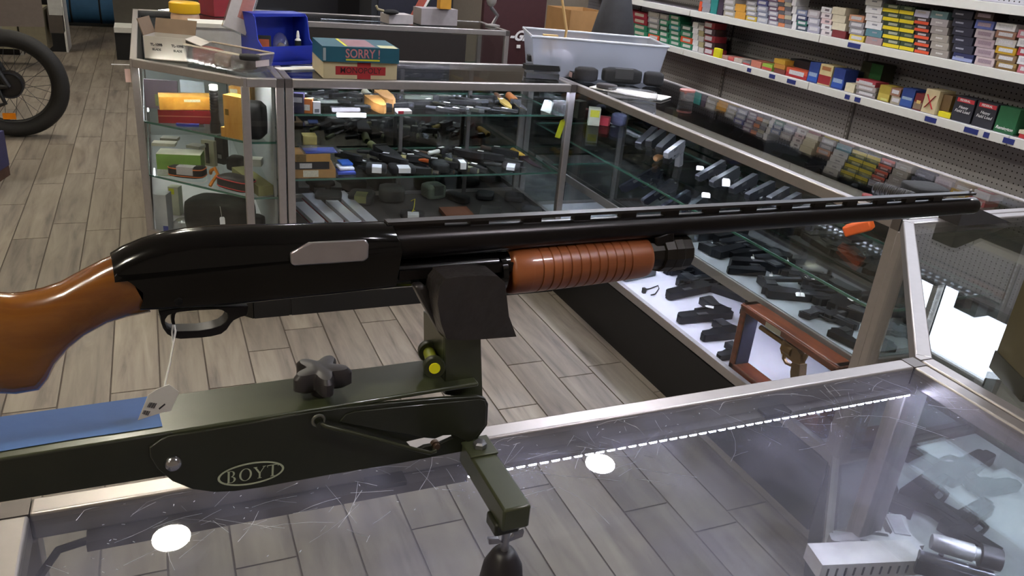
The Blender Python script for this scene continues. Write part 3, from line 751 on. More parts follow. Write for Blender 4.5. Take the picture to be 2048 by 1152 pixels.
# level spool
va, vb = gp(857, 702, -.012), gp(868, 733, .022); vd = (vb-va).normalized()
DG = M((36, 40, 22), .35, 0, .15, name='spool_flange')
vi = MB().lathe([(0, .0052), ((vb-va).length, .0052)], va, vb, 20).build('level_vial', M((150, 160, 30), .4, 0, .1, name='yellow_vial'), rest_)
for p, nm in ((va, 0), (vb, 1)):
    MB().lathe([(-.004, .0085), (-.003, .0092), (.003, .0092), (.004, .0085)], p, p+vd, 24).build('flange', DG, vi)
MB().lathe([(.004, .0048), (.0046, .0046)], vb, vb+vd, 20).build('vial_end', M((214, 210, 20), .4, 0, .05, name='yellow_end'), vi)
# outrigger arm with screw foot
a0 = gp(950, 872, P1); zA = a0.z-.006
e_ = at(1036, 1018, z=zA)
a1 = Vector((a0.x, a0.y, zA)); dirA = (e_-a1); dirA.normalize()
MB().bar(a1-GZ*.010-dirA*.004, e_-GZ*.010, .024, .022).build('outrigger', GREEN, rest_, bev=.002)
MB().bar(a1+GZ*.0015-dirA*.004, a1+GZ*.0015+dirA*.024, .026, .0025).build('outrigger_strap', GREEN, rest_, bev=.0008)
hb = a1+dirA*.012+GZ*.003
MB().lathe([(0, .006), (.004, .006), (.0055, .004)], hb, hb+GZ, 6).build('hex_bolt', SILV, rest_, ang=.3)
sd_ = Vector((-dirA.y, dirA.x, 0))
ft = e_-dirA*.016
MB().lathe([(0, .0035), (ft.z-.985, .0035)], Vector((ft.x, ft.y, .985)), Vector((ft.x, ft.y, 2)), 14).build('screw_rod', SILV, rest_)
MB().bar(ft-GZ*.030-sd_*.004, ft-GZ*.018-sd_*.004, .022, .02, dirA).build('foot_block', GREEN_D, rest_, bev=.002)
for k in (-1, 1):
    MB().prism([(0, 0), (.012, .002), (.013, .008), (.004, .006)], lambda x, y, h, k=k: Vector((ft.x, ft.y, ft.z-.042))+sd_*(k*(x+.003))+GZ*(y-.004)+dirA*h, -.0015, .0015).build('wing_nut', SILV, rest_)
hh = ft.z-.054-.97
RUB = M((26, 22, 26), .45, 0, .1, name='rubber')
MB().lathe([(0, .0185), (.006, .02), (hh*.55, .0195), (hh*.8, .0165), (hh*.94, .011), (hh*.985, .0085), (hh, .0045)], Vector((ft.x, ft.y, .97)), Vector((ft.x, ft.y, 2)), 28).build('rubber_foot', RUB, rest_)
rf = gf(-.5, 0, 0); rzt = topt(-.5)-.004
MB().lathe([(0, .02), (.01, .02), (.03, .012), (rzt-.97, .012)], Vector((rf.x, rf.y, .97)), Vector((rf.x, rf.y, 2)), 20).build('rubber_foot', RUB, rest_)
# ================================================================ AMMUNITION SHELVING
LIPX, PEGX = 3.20, 3.56
SZ = {'lower': .955, 'middle': 1.20, 'upper': 1.45}
gd = thing('shelving_unit', 'grey pegboard shelving unit with white shelf lips holding ammunition', 'shelving', (3.4, 4.2, 0))
PEG = pegboard_mat()
GY0, GY1 = 1.0, 6.6
LIPM = M((222, 220, 212), .4, 0, .04, name='shelf_enamel')
GREYM = M((150, 146, 150), .5, .1, .06, name='grey_shelf')
ys = [GY0, 2.18, 3.36, 4.54, 5.72, GY1]
for a, b in zip(ys, ys[1:]):
    MB().box((PEGX, a+.003, .12), (PEGX+.012, b-.003, 1.78)).build('pegboard_panel', PEG, gd)
    MB().box((PEGX-.34, a+.003, .02), (PEGX, b-.003, .14)).build('base_deck', GREYM, gd)
    for nm, z in SZ.items():
        sh = MB().box((LIPX+.004, a+.004, z-.012), (PEGX, b-.004, z)).build('shelf', GREYM, gd)
        MB().box((LIPX-.004, a+.003, z-.036), (LIPX+.004, b-.003, z+.003)).build('shelf_lip', LIPM, sh, bev=.0015)
for y in ys[1:-1]:
    p = MB().box((PEGX-.012, y-.013, .12), (PEGX-.0005, y+.013, 1.8)).build('slotted_upright', M((140, 137, 138), .5, .3, .05, name='upright_steel'), gd)
    m = MB()
    for k in range(60):
        z = .16+k*.027
        m.box((PEGX-.0135, y-.004, z), (PEGX-.0122, y+.004, z+.015))
    m.build('slots', M((215, 214, 218), .5, 0, .02, name='pale_slot'), p)['kind'] = 'stuff'
# price strips on the lower lip
BLUEL = M((42, 52, 116), .5, 0, .08, name='blue_label')
for i, (px, py, hw) in enumerate([(1499, 136, 4), (1545, 149, 6), (1583, 162, 9), (1696, 188, 5), (1715, 199, 6), (1862, 237, 12), (1943, 259, 15), (1972, 272, 6), (2019, 277, 12), (1710, 84, 13)]):
    a = at(px-hw, py, X=LIPX-.005); b = at(px+hw, py, X=LIPX-.005)
    z = (SZ['lower'] if py > 100 else SZ['middle'])-.0165
    o = MB().box((LIPX-.0062, b.y, z-.011), (LIPX-.0042, a.y, z+.011)).build('price_label', BLUEL); tag(o, 'blue price label on the %s shelf lip, %s from the far end' % ('middle' if py < 100 else 'lower', ORD[i] if py > 100 else 'alone'), 'label', 'blue price labels')
boxmesh = {}
def abox(xl, xr, z, h, cols, label, group, depth=.075, X=3.235, lab=None, name='ammunition_box', top=None, yoff=0., cat='box'):
    a = at(xl, 150, X=X); zmid = z+h/2
    # find Y for the pixel column at the height of the box
    def yof(px):
        lo, hi = .6, 9.
        for _ in range(40):
            m_ = (lo+hi)/2
            if proj((X, m_, zmid))[0] < px: hi = m_
            else: lo = m_
        return (lo+hi)/2
    yl, yr = yof(xl), yof(xr)
    y0, y1 = yr+.0015, yl-.0015
    t = thing(name, label, cat, (X+depth/2, (y0+y1)/2, z), group=group)
    w_ = y1-y0
    m = MB().box((X, y0, z), (X+depth, y1, z+h))
    bd = m.build('carton', M(cols[0], .55, 0, .12, 40), t)
    if len(cols) > 1:
        k = MB().box((X-.0006, y0+.0005, z+h*.06), (X+.0003, y1-.0005, z+h*.48)); k.build('band', M(cols[1], .55, 0, .1, 40), t)
    if lab:
        k = MB().box((X-.0009, y0+w_*lab[0], z+h*lab[2]), (X-.0001, y0+w_*lab[1], z+h*lab[3])); k.build('label', M(lab[4], .6, 0, .25, 220), t)
    return t, (y0, y1)
def ztop(xl, xr, py, X=3.235):
    # height of a point seen at py above the shelf column
    return at((xl+xr)/2, py, X=X).z
WL = (.12, .88, .3, .75, (214, 212, 214))
NAMES = {'black': (40, 38, 42), 'grey': (150, 148, 150), 'white': (228, 224, 224), 'cream': (214, 204, 176), 'yellow': (224, 208, 50), 'gold': (185, 155, 55), 'orange': (214, 90, 50), 'peach': (206, 135, 100), 'red': (165, 40, 50), 'crimson': (145, 28, 46), 'pink': (195, 150, 155), 'brown': (125, 95, 66), 'taupe': (155, 147, 140), 'green': (40, 118, 86), 'olive': (58, 66, 46), 'teal': (45, 130, 128), 'blue': (48, 72, 150), 'navy': (42, 44, 70), 'slate': (85, 100, 120), 'lavender': (165, 162, 182), 'plum': (105, 78, 104), 'maroon': (112, 40, 46), 'amber': (204, 150, 62)}
def cname(c):
    return min(NAMES, key=lambda k: sum((a_-b_)**2 for a_, b_ in zip(NAMES[k], c)))
NST = {'lower': 0, 'middle': 0}
def stack(xl, xr, shelf, topy, n, cols, what, labs=None, depth=.09, dx=0, X=3.235):
    z = SZ[shelf]+.001; H = ztop(xl+dx, xr+dx, topy, X)-z; h = H/n
    no = NST[shelf]; NST[shelf] += 1
    far_ = 'the %s stack from the far end' % ORD[no]
    for k in range(n):
        c = cols[k % len(cols)]
        c = c if isinstance(c[0], (tuple, list)) else (c,)
        pos = 'bottom of ' if k == 0 else 'top of ' if k == n-1 else ORD[k]+'-up in '
        nm = ' and '.join(dict.fromkeys(cname(q) for q in reversed(c)))
        lb = labs[k % len(labs)] if labs else None
        lab_ = '%s box, %s%s, %s shelf' % (nm, pos, far_, shelf) if n > 1 else '%s on the %s ammunition shelf' % (what, shelf)
        abox(xl, xr, z+k*h, h-.0012, c, lab_, 'boxes on the ammunition shelving', depth, X, lb)
W, GRY, LAV = (226, 224, 224), (150, 148, 152), (160, 158, 172)
GRN, DGR, RED, ORG, TEAL = (40, 120, 88), (30, 78, 60), (150, 36, 46), (214, 84, 48), (40, 130, 126)
CRM = (214, 204, 178)
lab1 = [(.15, .85, .3, .8, (206, 204, 206))]
# middle shelf, from far to near
stack(1398, 1404, 'middle', 2, 1, [ORG], 'thin orange box standing at the far end')
stack(1404, 1421, 'middle', -4, 3, [GRY, (140, 140, 150), GRY], 'grey box beside the thin orange one')
stack(1421, 1435, 'middle', -6, 1, [TEAL], 'tall teal box')
stack(1436, 1447, 'middle', -4, 1, [(62, 50, 66)], 'tall dark purple box')
stack(1447, 1470, 'middle', -2, 3, [(168, 160, 140), (150, 146, 140), (176, 172, 168)], 'beige and grey box right of the purple one', lab1)
stack(1470, 1491, 'middle', 8, 2, [(206, 150, 60), (206, 150, 60)], 'amber box with pale lid')
stack(1492, 1513, 'middle', 2, 4, [(210, 180, 70), GRY, (170, 164, 150), GRY], 'yellow or grey box right of the amber ones', lab1)
stack(1514, 1535, 'middle', 0, 4, [(178, 180, 190), (128, 132, 150), (150, 152, 170), (90, 90, 140)], 'blue-grey box', lab1)
stack(1537, 1556, 'middle', -6, 6, [LAV, (110, 86, 110)], 'lavender or plum box', lab1)
stack(1556, 1569, 'middle', -4, 7, [(206, 130, 90), (90, 88, 92)], 'peach or charcoal slim box')
stack(1569, 1583, 'middle', -4, 7, [(140, 138, 142), (100, 98, 104), (176, 170, 150)], 'slim grey box beside the peach ones')
stack(1584, 1593, 'middle', -4, 4, [W], 'narrow white box')
stack(1593, 1614, 'middle', 20, 4, [(70, 82, 96), (50, 110, 100), (60, 64, 100), (130, 140, 170)], 'slate blue box', lab1)
stack(1615, 1639, 'middle', 20, 3, [(176, 174, 190), (160, 158, 170), (180, 172, 176)], 'lavender grey box with dotted front', lab1)
stack(1642, 1663, 'middle', 14, 5, [(224, 214, 214), W, (216, 190, 190)], 'pinkish white box', [(.2, .6, .3, .7, (120, 110, 116))])
stack(1664, 1691, 'middle', 14, 4, [(120, 44, 48), CRM, CRM, CRM], 'cream or dark red box')
stack(1698, 1728, 'middle', 30, 4, [(222, 196, 84), (150, 146, 148), (140, 136, 140), (206, 150, 120)], 'yellow, grey or peach box right of the cream stack', lab1)
stack(1731, 1764, 'middle', -4, 6, [(168, 140, 140), (90, 130, 140), W, W, W, W], 'white box with small print or its coloured base box', [(.3, .6, .5, .7, (150, 150, 160))])
stack(1766, 1799, 'middle', 8, 5, [((52, 66, 48), (226, 204, 40))], 'yellow and dark green box in the left yellow pile', [(.15, .7, .6, .9, (170, 172, 150))])
stack(1799, 1829, 'middle', 12, 5, [((52, 66, 48), (226, 204, 40))], 'yellow and dark green box in the right yellow pile', [(.2, .7, .62, .9, (120, 126, 100))])
stack(1829, 1859, 'middle', 20, 6, [((46, 34, 40), (216, 84, 50))]*5+[((200, 198, 214), (190, 188, 206))], 'orange and black box or the white one above', [(.25, .8, .56, .84, (190, 180, 180))])
stack(1861, 1896, 'middle', 22, 6, [(152, 144, 136), (160, 152, 142), (158, 150, 140), (156, 148, 144), (168, 160, 160), (110, 140, 146)], 'taupe box', [(.3, .7, .4, .62, (206, 204, 200))])
stack(1905, 1946, 'middle', 20, 6, [((40, 44, 84), (150, 160, 200))]+[(44, 44, 60)]*5, 'black box with white line of print', [(.45, .85, .4, .6, (150, 152, 166))])
stack(1950, 1988, 'middle', 22, 6, [(198, 180, 180), (178, 160, 166), (176, 156, 162), (186, 172, 176), (90, 100, 160), (60, 40, 36)], 'rose grey box or the blue and brown ones above', [(.15, .85, .3, .75, (150, 130, 140))])
stack(1991, 2032, 'middle', 46, 6, [((150, 122, 70), (120, 90, 50)), (130, 104, 74), (190, 150, 40), (200, 196, 190), (150, 110, 90), W], 'brown, gold or white box near the right edge', lab1)
stack(2035, 2072, 'middle', 60, 5, [(190, 110, 120), W, (170, 60, 70), W, (190, 120, 130)], 'pink and white box at the right edge', lab1)
# lower shelf
stack(1183, 1195, 'lower', 24, 4, [W, (150, 60, 66), (90, 100, 150), W], 'small white, red or blue box at the far end')
stack(1195, 1207, 'lower', 22, 4, [(150, 50, 60), W, (70, 90, 150), (196, 186, 180)], 'small mixed box beside the far end ones')
stack(1208, 1230, 'lower', 14, 1, [(150, 26, 44)], 'tall crimson bin', depth=.2)
stack(1231, 1247, 'lower', 24, 2, [(120, 26, 40), (136, 30, 46)], 'dark crimson box', [(.3, .7, .6, .8, (190, 160, 160))])
stack(1248, 1263, 'lower', 28, 2, [(158, 36, 56), (150, 30, 50)], 'crimson box')
stack(1264, 1294, 'lower', 24, 4, [GRN, GRN, (150, 40, 52), (156, 40, 60)], 'green or crimson box', [(.2, .8, .3, .8, (190, 180, 160))])
stack(1296, 1318, 'lower', 24, 5, [ORG, GRN, (130, 130, 124), GRY, (170, 168, 166)], 'orange, green or grey box', [(.15, .85, .25, .8, (198, 194, 190))])
stack(1319, 1337, 'lower', 28, 5, [GRN, GRN, DGR, GRN, GRY], 'green box in the slim green pile', [(.2, .9, .25, .8, (200, 196, 190))])
stack(1338, 1360, 'lower', 30, 6, [GRN, (44, 128, 92), GRN, TEAL, GRN, GRN], 'green box in the broad green pile', [(.15, .8, .25, .8, (196, 196, 188))])
stack(1361, 1384, 'lower', 50, 4, [GRN, ORG, GRN, DGR], 'green or vivid orange box', [(.15, .8, .25, .75, (196, 196, 188))])
stack(1385, 1396, 'lower', 44, 5, [W], 'small white box')
stack(1397, 1407, 'lower', 50, 5, [(200, 196, 190), (170, 160, 120)], 'small beige box', )
stack(1409, 1430, 'lower', 44, 5, [(140, 44, 54), (60, 40, 44)], 'dark red box with white end', [(.3, .95, .2, .85, (206, 200, 204))])
stack(1427, 1440, 'lower', 96, 1, [(222, 214, 30)], 'bright yellow packet', X=3.215, depth=.02)
for i, (a, b, c, h) in enumerate([(1442, 1455, (190, 150, 140), .02), (1456, 1467, (210, 110, 100), .022), (1468, 1484, (206, 190, 176), .024), (1486, 1500, (130, 130, 130), .02), (1502, 1522, (196, 120, 100), .036), (1524, 1544, (150, 180, 70), .034)]):
    abox(a, b, SZ['lower']+.001, h, (c, (200, 80, 80)) if i % 2 else (c,), 'flat %s packet, %s in the row of low packets, lower shelf' % (['beige', 'coral', 'cream', 'grey', 'salmon', 'green'][i], ORD[i]), 'low packets', .1)
stack(1548, 1570, 'lower', 118, 3, [(120, 60, 50), (190, 130, 60), (206, 160, 60)], 'brown or amber box')
stack(1572, 1614, 'lower', 138, 1, [((206, 90, 60), (170, 40, 50))], 'red and yellow carton below the dark case', lab1, depth=.12)
abox(1580, 1626, SZ['lower']+.047, .04, ((36, 38, 48),), 'dark zipped case lying over the red and yellow carton', 'boxes on the ammunition shelving', .09, 3.30)
stack(1617, 1637, 'lower', 124, 1, [((46, 70, 140), (52, 92, 176))], 'upright blue carton left of the cream and red one', [(.1, .9, .3, .5, (150, 170, 200))])
stack(1638, 1663, 'lower', 128, 1, [((216, 200, 150), (150, 40, 46))], 'cream and red carton between two blue ones', [(.15, .85, .72, .9, (180, 120, 80))])
stack(1665, 1688, 'lower', 136, 1, [((44, 64, 134), (50, 86, 168))], 'upright blue carton right of the cream and red one', [(.1, .9, .3, .5, (150, 170, 200))])
abox(1686, 1708, SZ['lower']+.001, .085, ((44, 46, 66),), 'navy carton set back behind the blue ones', 'boxes on the ammunition shelving', .09, 3.36)
stack(1690, 1709, 'lower', 166, 1, [(218, 208, 176)], 'small cream carton')
stack(1712, 1751, 'lower', 160, 3, [((120, 116, 112), (150, 140, 140)), (170, 160, 156), ((180, 70, 80), (196, 190, 186))], 'grey and red carton', lab1)
abox(1722, 1764, SZ['lower']+.055, .085, ((60, 60, 40),), 'green and yellow carton propped behind on the lower shelf', 'boxes on the ammunition shelving', .09, 3.42, (.0, .55, .0, 1., (52, 110, 60)))
stack(1757, 1780, 'lower', 170, 1, [((170, 150, 60), (190, 170, 80))], 'gold carton', [(.1, .7, .05, .2, (206, 204, 120))])
stack(1781, 1801, 'lower', 176, 2, [(170, 160, 140), (150, 110, 90)], 'tan carton', lab1)
stack(1802, 1827, 'lower', 176, 1, [((44, 66, 128), (52, 84, 150))], 'blue carton right of the gold one', [(.1, .9, .4, .55, (150, 170, 190))])
stack(1828, 1845, 'lower', 186, 1, [((110, 36, 38), (130, 110, 90))], 'dark red carton', [(.2, .7, .4, .6, (210, 180, 110))])
t, (y0, y1) = abox(1847, 1875, SZ['lower']+.001, .105, ((218, 202, 160),), 'cream carton printed with a red cross on the lower shelf', 'boxes on the ammunition shelving', .1)
for s_ in (-1, 1):
    MB().bar((3.2345, (y0+y1)/2-.022, .955+.052-s_*.03), (3.2345, (y0+y1)/2+.022, .955+.052+s_*.03), .001, .014, (1, 0, 0)).build('red_stroke', M((170, 36, 50), .6, 0, .1), t)
abox(1876, 1903, SZ['lower']+.001, .022, ((226, 212, 40),), 'low yellow carton beside the black shell boxes', 'boxes on the ammunition shelving', .08)
abox(1878, 1902, SZ['lower']+.024, .07, ((120, 96, 66),), 'brown carton standing on the low yellow one', 'boxes on the ammunition shelving', .08, 3.26)
for i, (a, b) in enumerate(((1906, 1946), (1949, 1990))):
    t, (y0, y1) = abox(a, b, SZ['lower']+.001, .105, ((42, 42, 50),), 'black shell carton with red header, %s one of two' % ('farther' if i == 0 else 'nearer'), 'black shell cartons', .065)
    MB().box((3.2338, y0+(y1-y0)*.04, .955+.083), (3.2346, y1-(y1-y0)*.1, .955+.1)).build('red_header', M((206, 60, 70), .6, 0, .1), t)
    c = Vector((3.2334, (y0+y1)/2, .955))
    text('lettering', 'FEDERAL', .013, PAPER, t, c+GZ*.0915, (0, -1, 0), (0, 0, 1), .0002, .0004)
    text('lettering', 'Heavy', .018, PAPER, t, c+GZ*.062, (0, -1, 0), (0, 0, 1), .0002, 0, .25)
    text('lettering', 'Field Load', .018, PAPER, t, c+GZ*.045, (0, -1, 0), (0, 0, 1), .0002, 0, .25)
t, (y0, y1) = abox(1993, 2034, SZ['lower']+.001, .105, ((38, 96, 60),), 'green shell carton with script lettering beside the black ones', 'boxes on the ammunition shelving', .065)
text('lettering', 'Remington', .018, PAPER, t, Vector((3.2344, (y0+y1)/2, .955+.02)), (0, -1, 0), (0, 0, 1), .0002, .0004, .3)
stack(2037, 2070, 'lower', 262, 2, [(180, 50, 56), CRM], 'cream or red carton at the right edge of the frame')
# cartons on the base deck
def carton(name, label, lo, hi, rz, col=(120, 92, 66), flaps=True, inside=(58, 44, 34)):
    t = thing(name, label, 'carton', ((lo[0]+hi[0])/2, (lo[1]+hi[1])/2, lo[2]), rz)
    R = ROOTM[t.name]; hx, hy, hz = (hi[0]-lo[0])/2, (hi[1]-lo[1])/2, hi[2]-lo[2]
    mt = M(col, .85, 0, .1, 18, name='carton_board'); f = lambda b: b
    for (a, b) in (((-hx, -hy, 0), (-hx+.004, hy, hz)), ((hx-.004, -hy, 0), (hx, hy, hz)), ((-hx, -hy, 0), (hx, -hy+.004, hz)), ((-hx, hy-.004, 0), (hx, hy, hz))):
        MB().box(a, b, R).build('wall', mt, t)
    MB().box((-hx, -hy, 0), (hx, hy, .004), R).build('bottom', mt, t)
    if flaps:
        MB().box((0, -hy, 0), (.004, hy, hx*.8), R @ Matrix.Translation((-hx, 0, hz)) @ Matrix.Rotation(-.7, 4, 'Y')).build('flap', mt, t)
        MB().box((0, -hy, 0), (.004, hy, hx*.8), R @ Matrix.Translation((hx, 0, hz)) @ Matrix.Rotation(.9, 4, 'Y')).build('flap', mt, t)
        MB().box((-hx, 0, 0), (hx, .004, hx*.8), R @ Matrix.Translation((0, -hy, hz)) @ Matrix.Rotation(.6, 4, 'X')).build('flap', mt, t)
    return t
carton('cardboard_box', 'open brown cardboard box at the shelving base behind the clear tote', (2.86, 4.2, 0), (3.14, 4.95, .62), .05)
carton('cardboard_box', 'open cardboard box with pale raised flap at the shelving base', (2.84, 2.55, 0), (3.14, 3.0, .60), -.1, (150, 130, 112))
o = at(1255, 12, X=3.3)
t = thing('lamp', 'small glowing work lamp hanging at the far end of the shelving', 'lamp', (3.25, o.y, 1.10))
MB().lathe([(0, .01), (.01, .04), (.04, .055), (.042, .05)], (3.25, o.y, 1.16), (3.25, o.y, 0), 16).build('shade', WHMET, t)
MB().ell((3.25, o.y, 1.112), (.04, .04, .02)).build('bulb', EMIT((.9, .93, 1), 9, 'bulb_glow'), t)
# ================================================================ GOODS: builders
def base_mesh(fn, name, mat): 
    m = MB(); fn(m); return m.mesh(name, mat)
idn = lambda x, y, h: (x, y, h)
_pm = {}
def pistol_meshes(kind, col):
    key = (kind, tuple(col))
    if key in _pm: return _pm[key]
    mt = M(col, .36, .55, .15, name='pistol_steel'); gm = M(tuple(int(c*.8) for c in col), .7, 0, .25, 200, bump=.3, name='pistol_grip')
    P = []
    if kind == 'auto':
        m = MB().prism([(0, .002), (.004, 0), (.183, 0), (.188, .004), (.188, .022), (.184, .026), (0, .026)], idn, .002, .026); P.append(('slide', m.mesh('slide', mt)))
        m = MB().prism([(.0, .026), (.178, .026), (.178, .034), (.17, .037), (.105, .04), (.06, .042), (.045, .06), (.046, .12), (.005, .128), (-.004, .122), (.006, .07), (-.004, .04), (-.012, .03)], idn, .003, .025); P.append(('frame', m.mesh('frame', mt)))
        m = MB().prism([(.008, .055), (.042, .055), (.042, .115), (.008, .12), (.012, .08)], idn, .0005, .0275); P.append(('grip', m.mesh('grip', gm)))
        m = MB().prism([[(.046, .038), (.11, .036), (.108, .05), (.1, .064), (.07, .068), (.048, .066)], [(.053, .043), (.1, .041), (.098, .05), (.093, .058), (.07, .061), (.053, .06)]], idn, .01, .018); P.append(('trigger_guard', m.mesh('trigger_guard', mt)))
        m = MB().box((.09, .004, .0262), (.125, .017, .0268)); P.append(('ejection_port', m.mesh('ejection_port', M((120, 120, 124), .35, .7, .1))))
    elif kind == 'compact':
        m = MB().prism([(0, .002), (.004, 0), (.138, 0), (.142, .004), (.142, .022), (.138, .025), (0, .025)], idn, .002, .026); P.append(('slide', m.mesh('slide', mt)))
        m = MB().prism([(.0, .025), (.132, .025), (.13, .034), (.07, .038), (.046, .045), (.048, .098), (.008, .102), (.004, .06), (-.008, .035)], idn, .002, .026); P.append(('frame', m.mesh('frame', mt)))
        m = MB().prism([(.01, .05), (.044, .05), (.044, .092), (.012, .095)], idn, .0005, .0275); P.append(('grip', m.mesh('grip', gm)))
        m = MB().prism([[(.044, .035), (.095, .033), (.092, .05), (.07, .06), (.048, .058)], [(.051, .04), (.087, .038), (.084, .048), (.068, .053), (.051, .052)]], idn, .01, .018); P.append(('trigger_guard', m.mesh('trigger_guard', mt)))
    else:  # revolver
        m = MB().lathe([(0, .0085), (.12, .008), (.122, .005)], (.075, .012, .02), (1, .012, .02), 12); P.append(('barrel', m.mesh('barrel', mt)))
        m = MB().lathe([(0, .015), (.002, .0185), (.036, .0185), (.038, .016)], (.035, .02, .02), (1, .02, .02), 12); P.append(('cylinder', m.mesh('cylinder', mt, ang=.4)))
        m = MB().prism([(.0, .008), (.02, -.002), (.08, -.002), (.085, .03), (.075, .042), (.03, .044), (.005, .05), (-.01, .04)], idn, .01, .03); P.append(('frame', m.mesh('frame', mt)))
        m = MB().prism([(-.012, .035), (.02, .044), (.018, .075), (.0, .12), (-.035, .118), (-.02, .07)], idn, .006, .034); P.append(('grip', m.mesh('grip', gm)))
        m = MB().prism([[(.02, .04), (.075, .04), (.072, .06), (.055, .07), (.03, .066)], [(.027, .044), (.067, .045), (.064, .057), (.053, .063), (.033, .06)]], idn, .016, .024); P.append(('trigger_guard', m.mesh('trigger_guard', mt)))
        m = MB().prism([(-.012, .03), (-.002, .01), (-.014, -.004), (-.02, .0)], idn, .017, .023); P.append(('hammer', m.mesh('hammer', mt)))
    _pm[key] = P
    return P
LEN = {'auto': .19, 'compact': .142, 'revolver': .2}
def pistol(rear, muz, z, label, col=(26, 26, 30), kind='auto', flip=False, upright=False, group='pistols in the case', tagged=False, cat='pistol', lean=0.):
    zz = z+(.115 if upright else 0)
    a = at(*rear, z=zz); b = at(*muz, z=zz); d = b-a; L = d.length; yaw = atan2(d.y, d.x)
    sc = min(1.25, max(.8, L/LEN[kind]))
    if upright:
        rot = (Matrix.Rotation(yaw, 4, 'Z') @ Matrix.Rotation(-pi/2+lean, 4, 'X')).to_euler()
        H = {'auto': .128, 'compact': .102, 'revolver': .12}[kind]*sc
        loc = (a.x, a.y, z+H*cos(lean)+.001)
    else:
        rot = Euler((0, 0, yaw)); loc = (a.x, a.y, z+.0006)
    t = thing(name='revolver' if kind == 'revolver' else 'pistol', label=label, cat=cat, loc=loc, rot=rot, group=group)
    for nm, me in pistol_meshes(kind, col):
        put(me, nm, t, (0, 0, 0), (0, 0, 0), (sc, -sc if flip else sc, sc if not upright else sc*.72))
    if tagged:
        k = MB().prism([(0, 0), (.02, .002), (.026, .009), (.02, .016), (0, .018)], idn, 0, .0006).mesh('paper_tag', PAPER)
        put(k, 'paper_tag', t, (.06, .03 if not flip else -.05, .031*sc), (0, 0, rnd.uniform(-1, 1)), (1.3, 1.3, 1))
    return t
def knife(a, b, z, label, hc=(30, 28, 28), bc=None, kind='folder', group='knives in the case', tagged=False, metal=False, h=1., name=None):
    A = at(*a, z=z); B = at(*b, z=z); d = B-A; L = min(.34, max(.07, d.length)); yaw = atan2(d.y, d.x)
    return knife_w((A.x, A.y, z), yaw, L, label, hc, bc, kind, group, tagged, metal, h, name)
_km = {}
def knife_w(loc, yaw, L, label, hc=(30, 28, 28), bc=None, kind='folder', group='knives in the case', tagged=False, metal=False, h=1., name=None):
    t = thing(name or {'folder': 'folding_knife', 'fixed': 'fixed_blade_knife', 'sheath': 'sheathed_knife', 'flat': 'letter_opener'}[kind], label, 'knife', (loc[0], loc[1], loc[2]+.0006), yaw, group)
    key = (kind, tuple(hc), tuple(bc) if bc else None, metal, h)
    if key not in _km:
        hm = M(hc, .5, .6 if metal else 0, .25, 60, bump=.15, name='knife_handle'); bl = M(bc or (160, 162, 168), .25, .9 if not bc else .1, .1, name='blade')
        P = []
        if kind == 'folder':
            P.append(('handle', MB().prism([(0, .2), (.06, .06), (.3, .0), (.8, .03), (1, .12), (1, .24), (.8, .30), (.3, .27), (.05, .3)], lambda x, y, q: (x, (y-.15)*.62, q), 0, .095*h).mesh('handle', hm)))
            P.append(('bolster', MB().box((.82, -.085, -.0), (.995, .085, .1*h)).mesh('bolster', bl)))
            P.append(('pocket_clip', MB().box((.1, -.02, .095*h), (.5, .02, .108*h)).mesh('pocket_clip', M((110, 110, 114), .3, .8, .1))))
        elif kind == 'fixed':
            P.append(('handle', MB().tube([(0, 0, .05), (.03, 0, .05), (.15, .004, .05), (.28, 0, .05), (.4, .003, .05), (.43, 0, .05)], [.03, .05, .045, .052, .046, .04], 12).mesh('handle', hm)))
            P.append(('guard', MB().box((.425, -.07, .02), (.45, .07, .08)).mesh('guard', bl)))
            P.append(('blade', MB().prism([(.44, -.04), (.8, -.042), (1, .02), (.9, .042), (.44, .04)], idn, .043, .055).mesh('blade', bl)))
        elif kind == 'sheath':
            P.append(('handle', MB().tube([(0, 0, .06), (.03, 0, .06), (.15, .004, .06), (.28, 0, .06), (.4, .003, .06)], [.03, .052, .045, .052, .046], 12).mesh('handle', hm)))
            P.append(('sheath', MB().prism([(.36, -.085), (.5, -.09), (.85, -.07), (.97, -.03), (1, .01), (.95, .05), (.7, .085), (.36, .085)], idn, 0, .1*h).mesh('sheath', M(bc or (26, 25, 24), .7, 0, .25, 90, bump=.3, name='sheath_leather'))))
            P.append(('strap', MB().box((.33, -.095, .0), (.38, .095, .11*h)).mesh('strap', BLACKF)))
        else:
            P.append(('handle', MB().tube([(0, 0, .03), (.1, 0, .03), (.3, 0, .03), (.36, 0, .03)], [.02, .035, .03, .025], 10).mesh('handle', hm)))
            P.append(('blade', MB().prism([(.34, -.04), (.6, -.055), (.85, -.035), (1, 0), (.85, .035), (.6, .055), (.34, .04)], idn, .015, .04).mesh('blade', bl)))
        _km[key] = P
    for nm, me in _km[key]: put(me, nm, t, (0, 0, 0), (0, 0, 0), (L, L, L))
    if tagged:
        k = MB().box((0, 0, 0), (.026, .012, .0007)).mesh('paper_tag', PAPER)
        put(k, 'paper_tag', t, (L*.35, -.004, .115*L*h), (0, 0, rnd.uniform(-.6, .6)), (1.1, 1.1, 1))
    return t
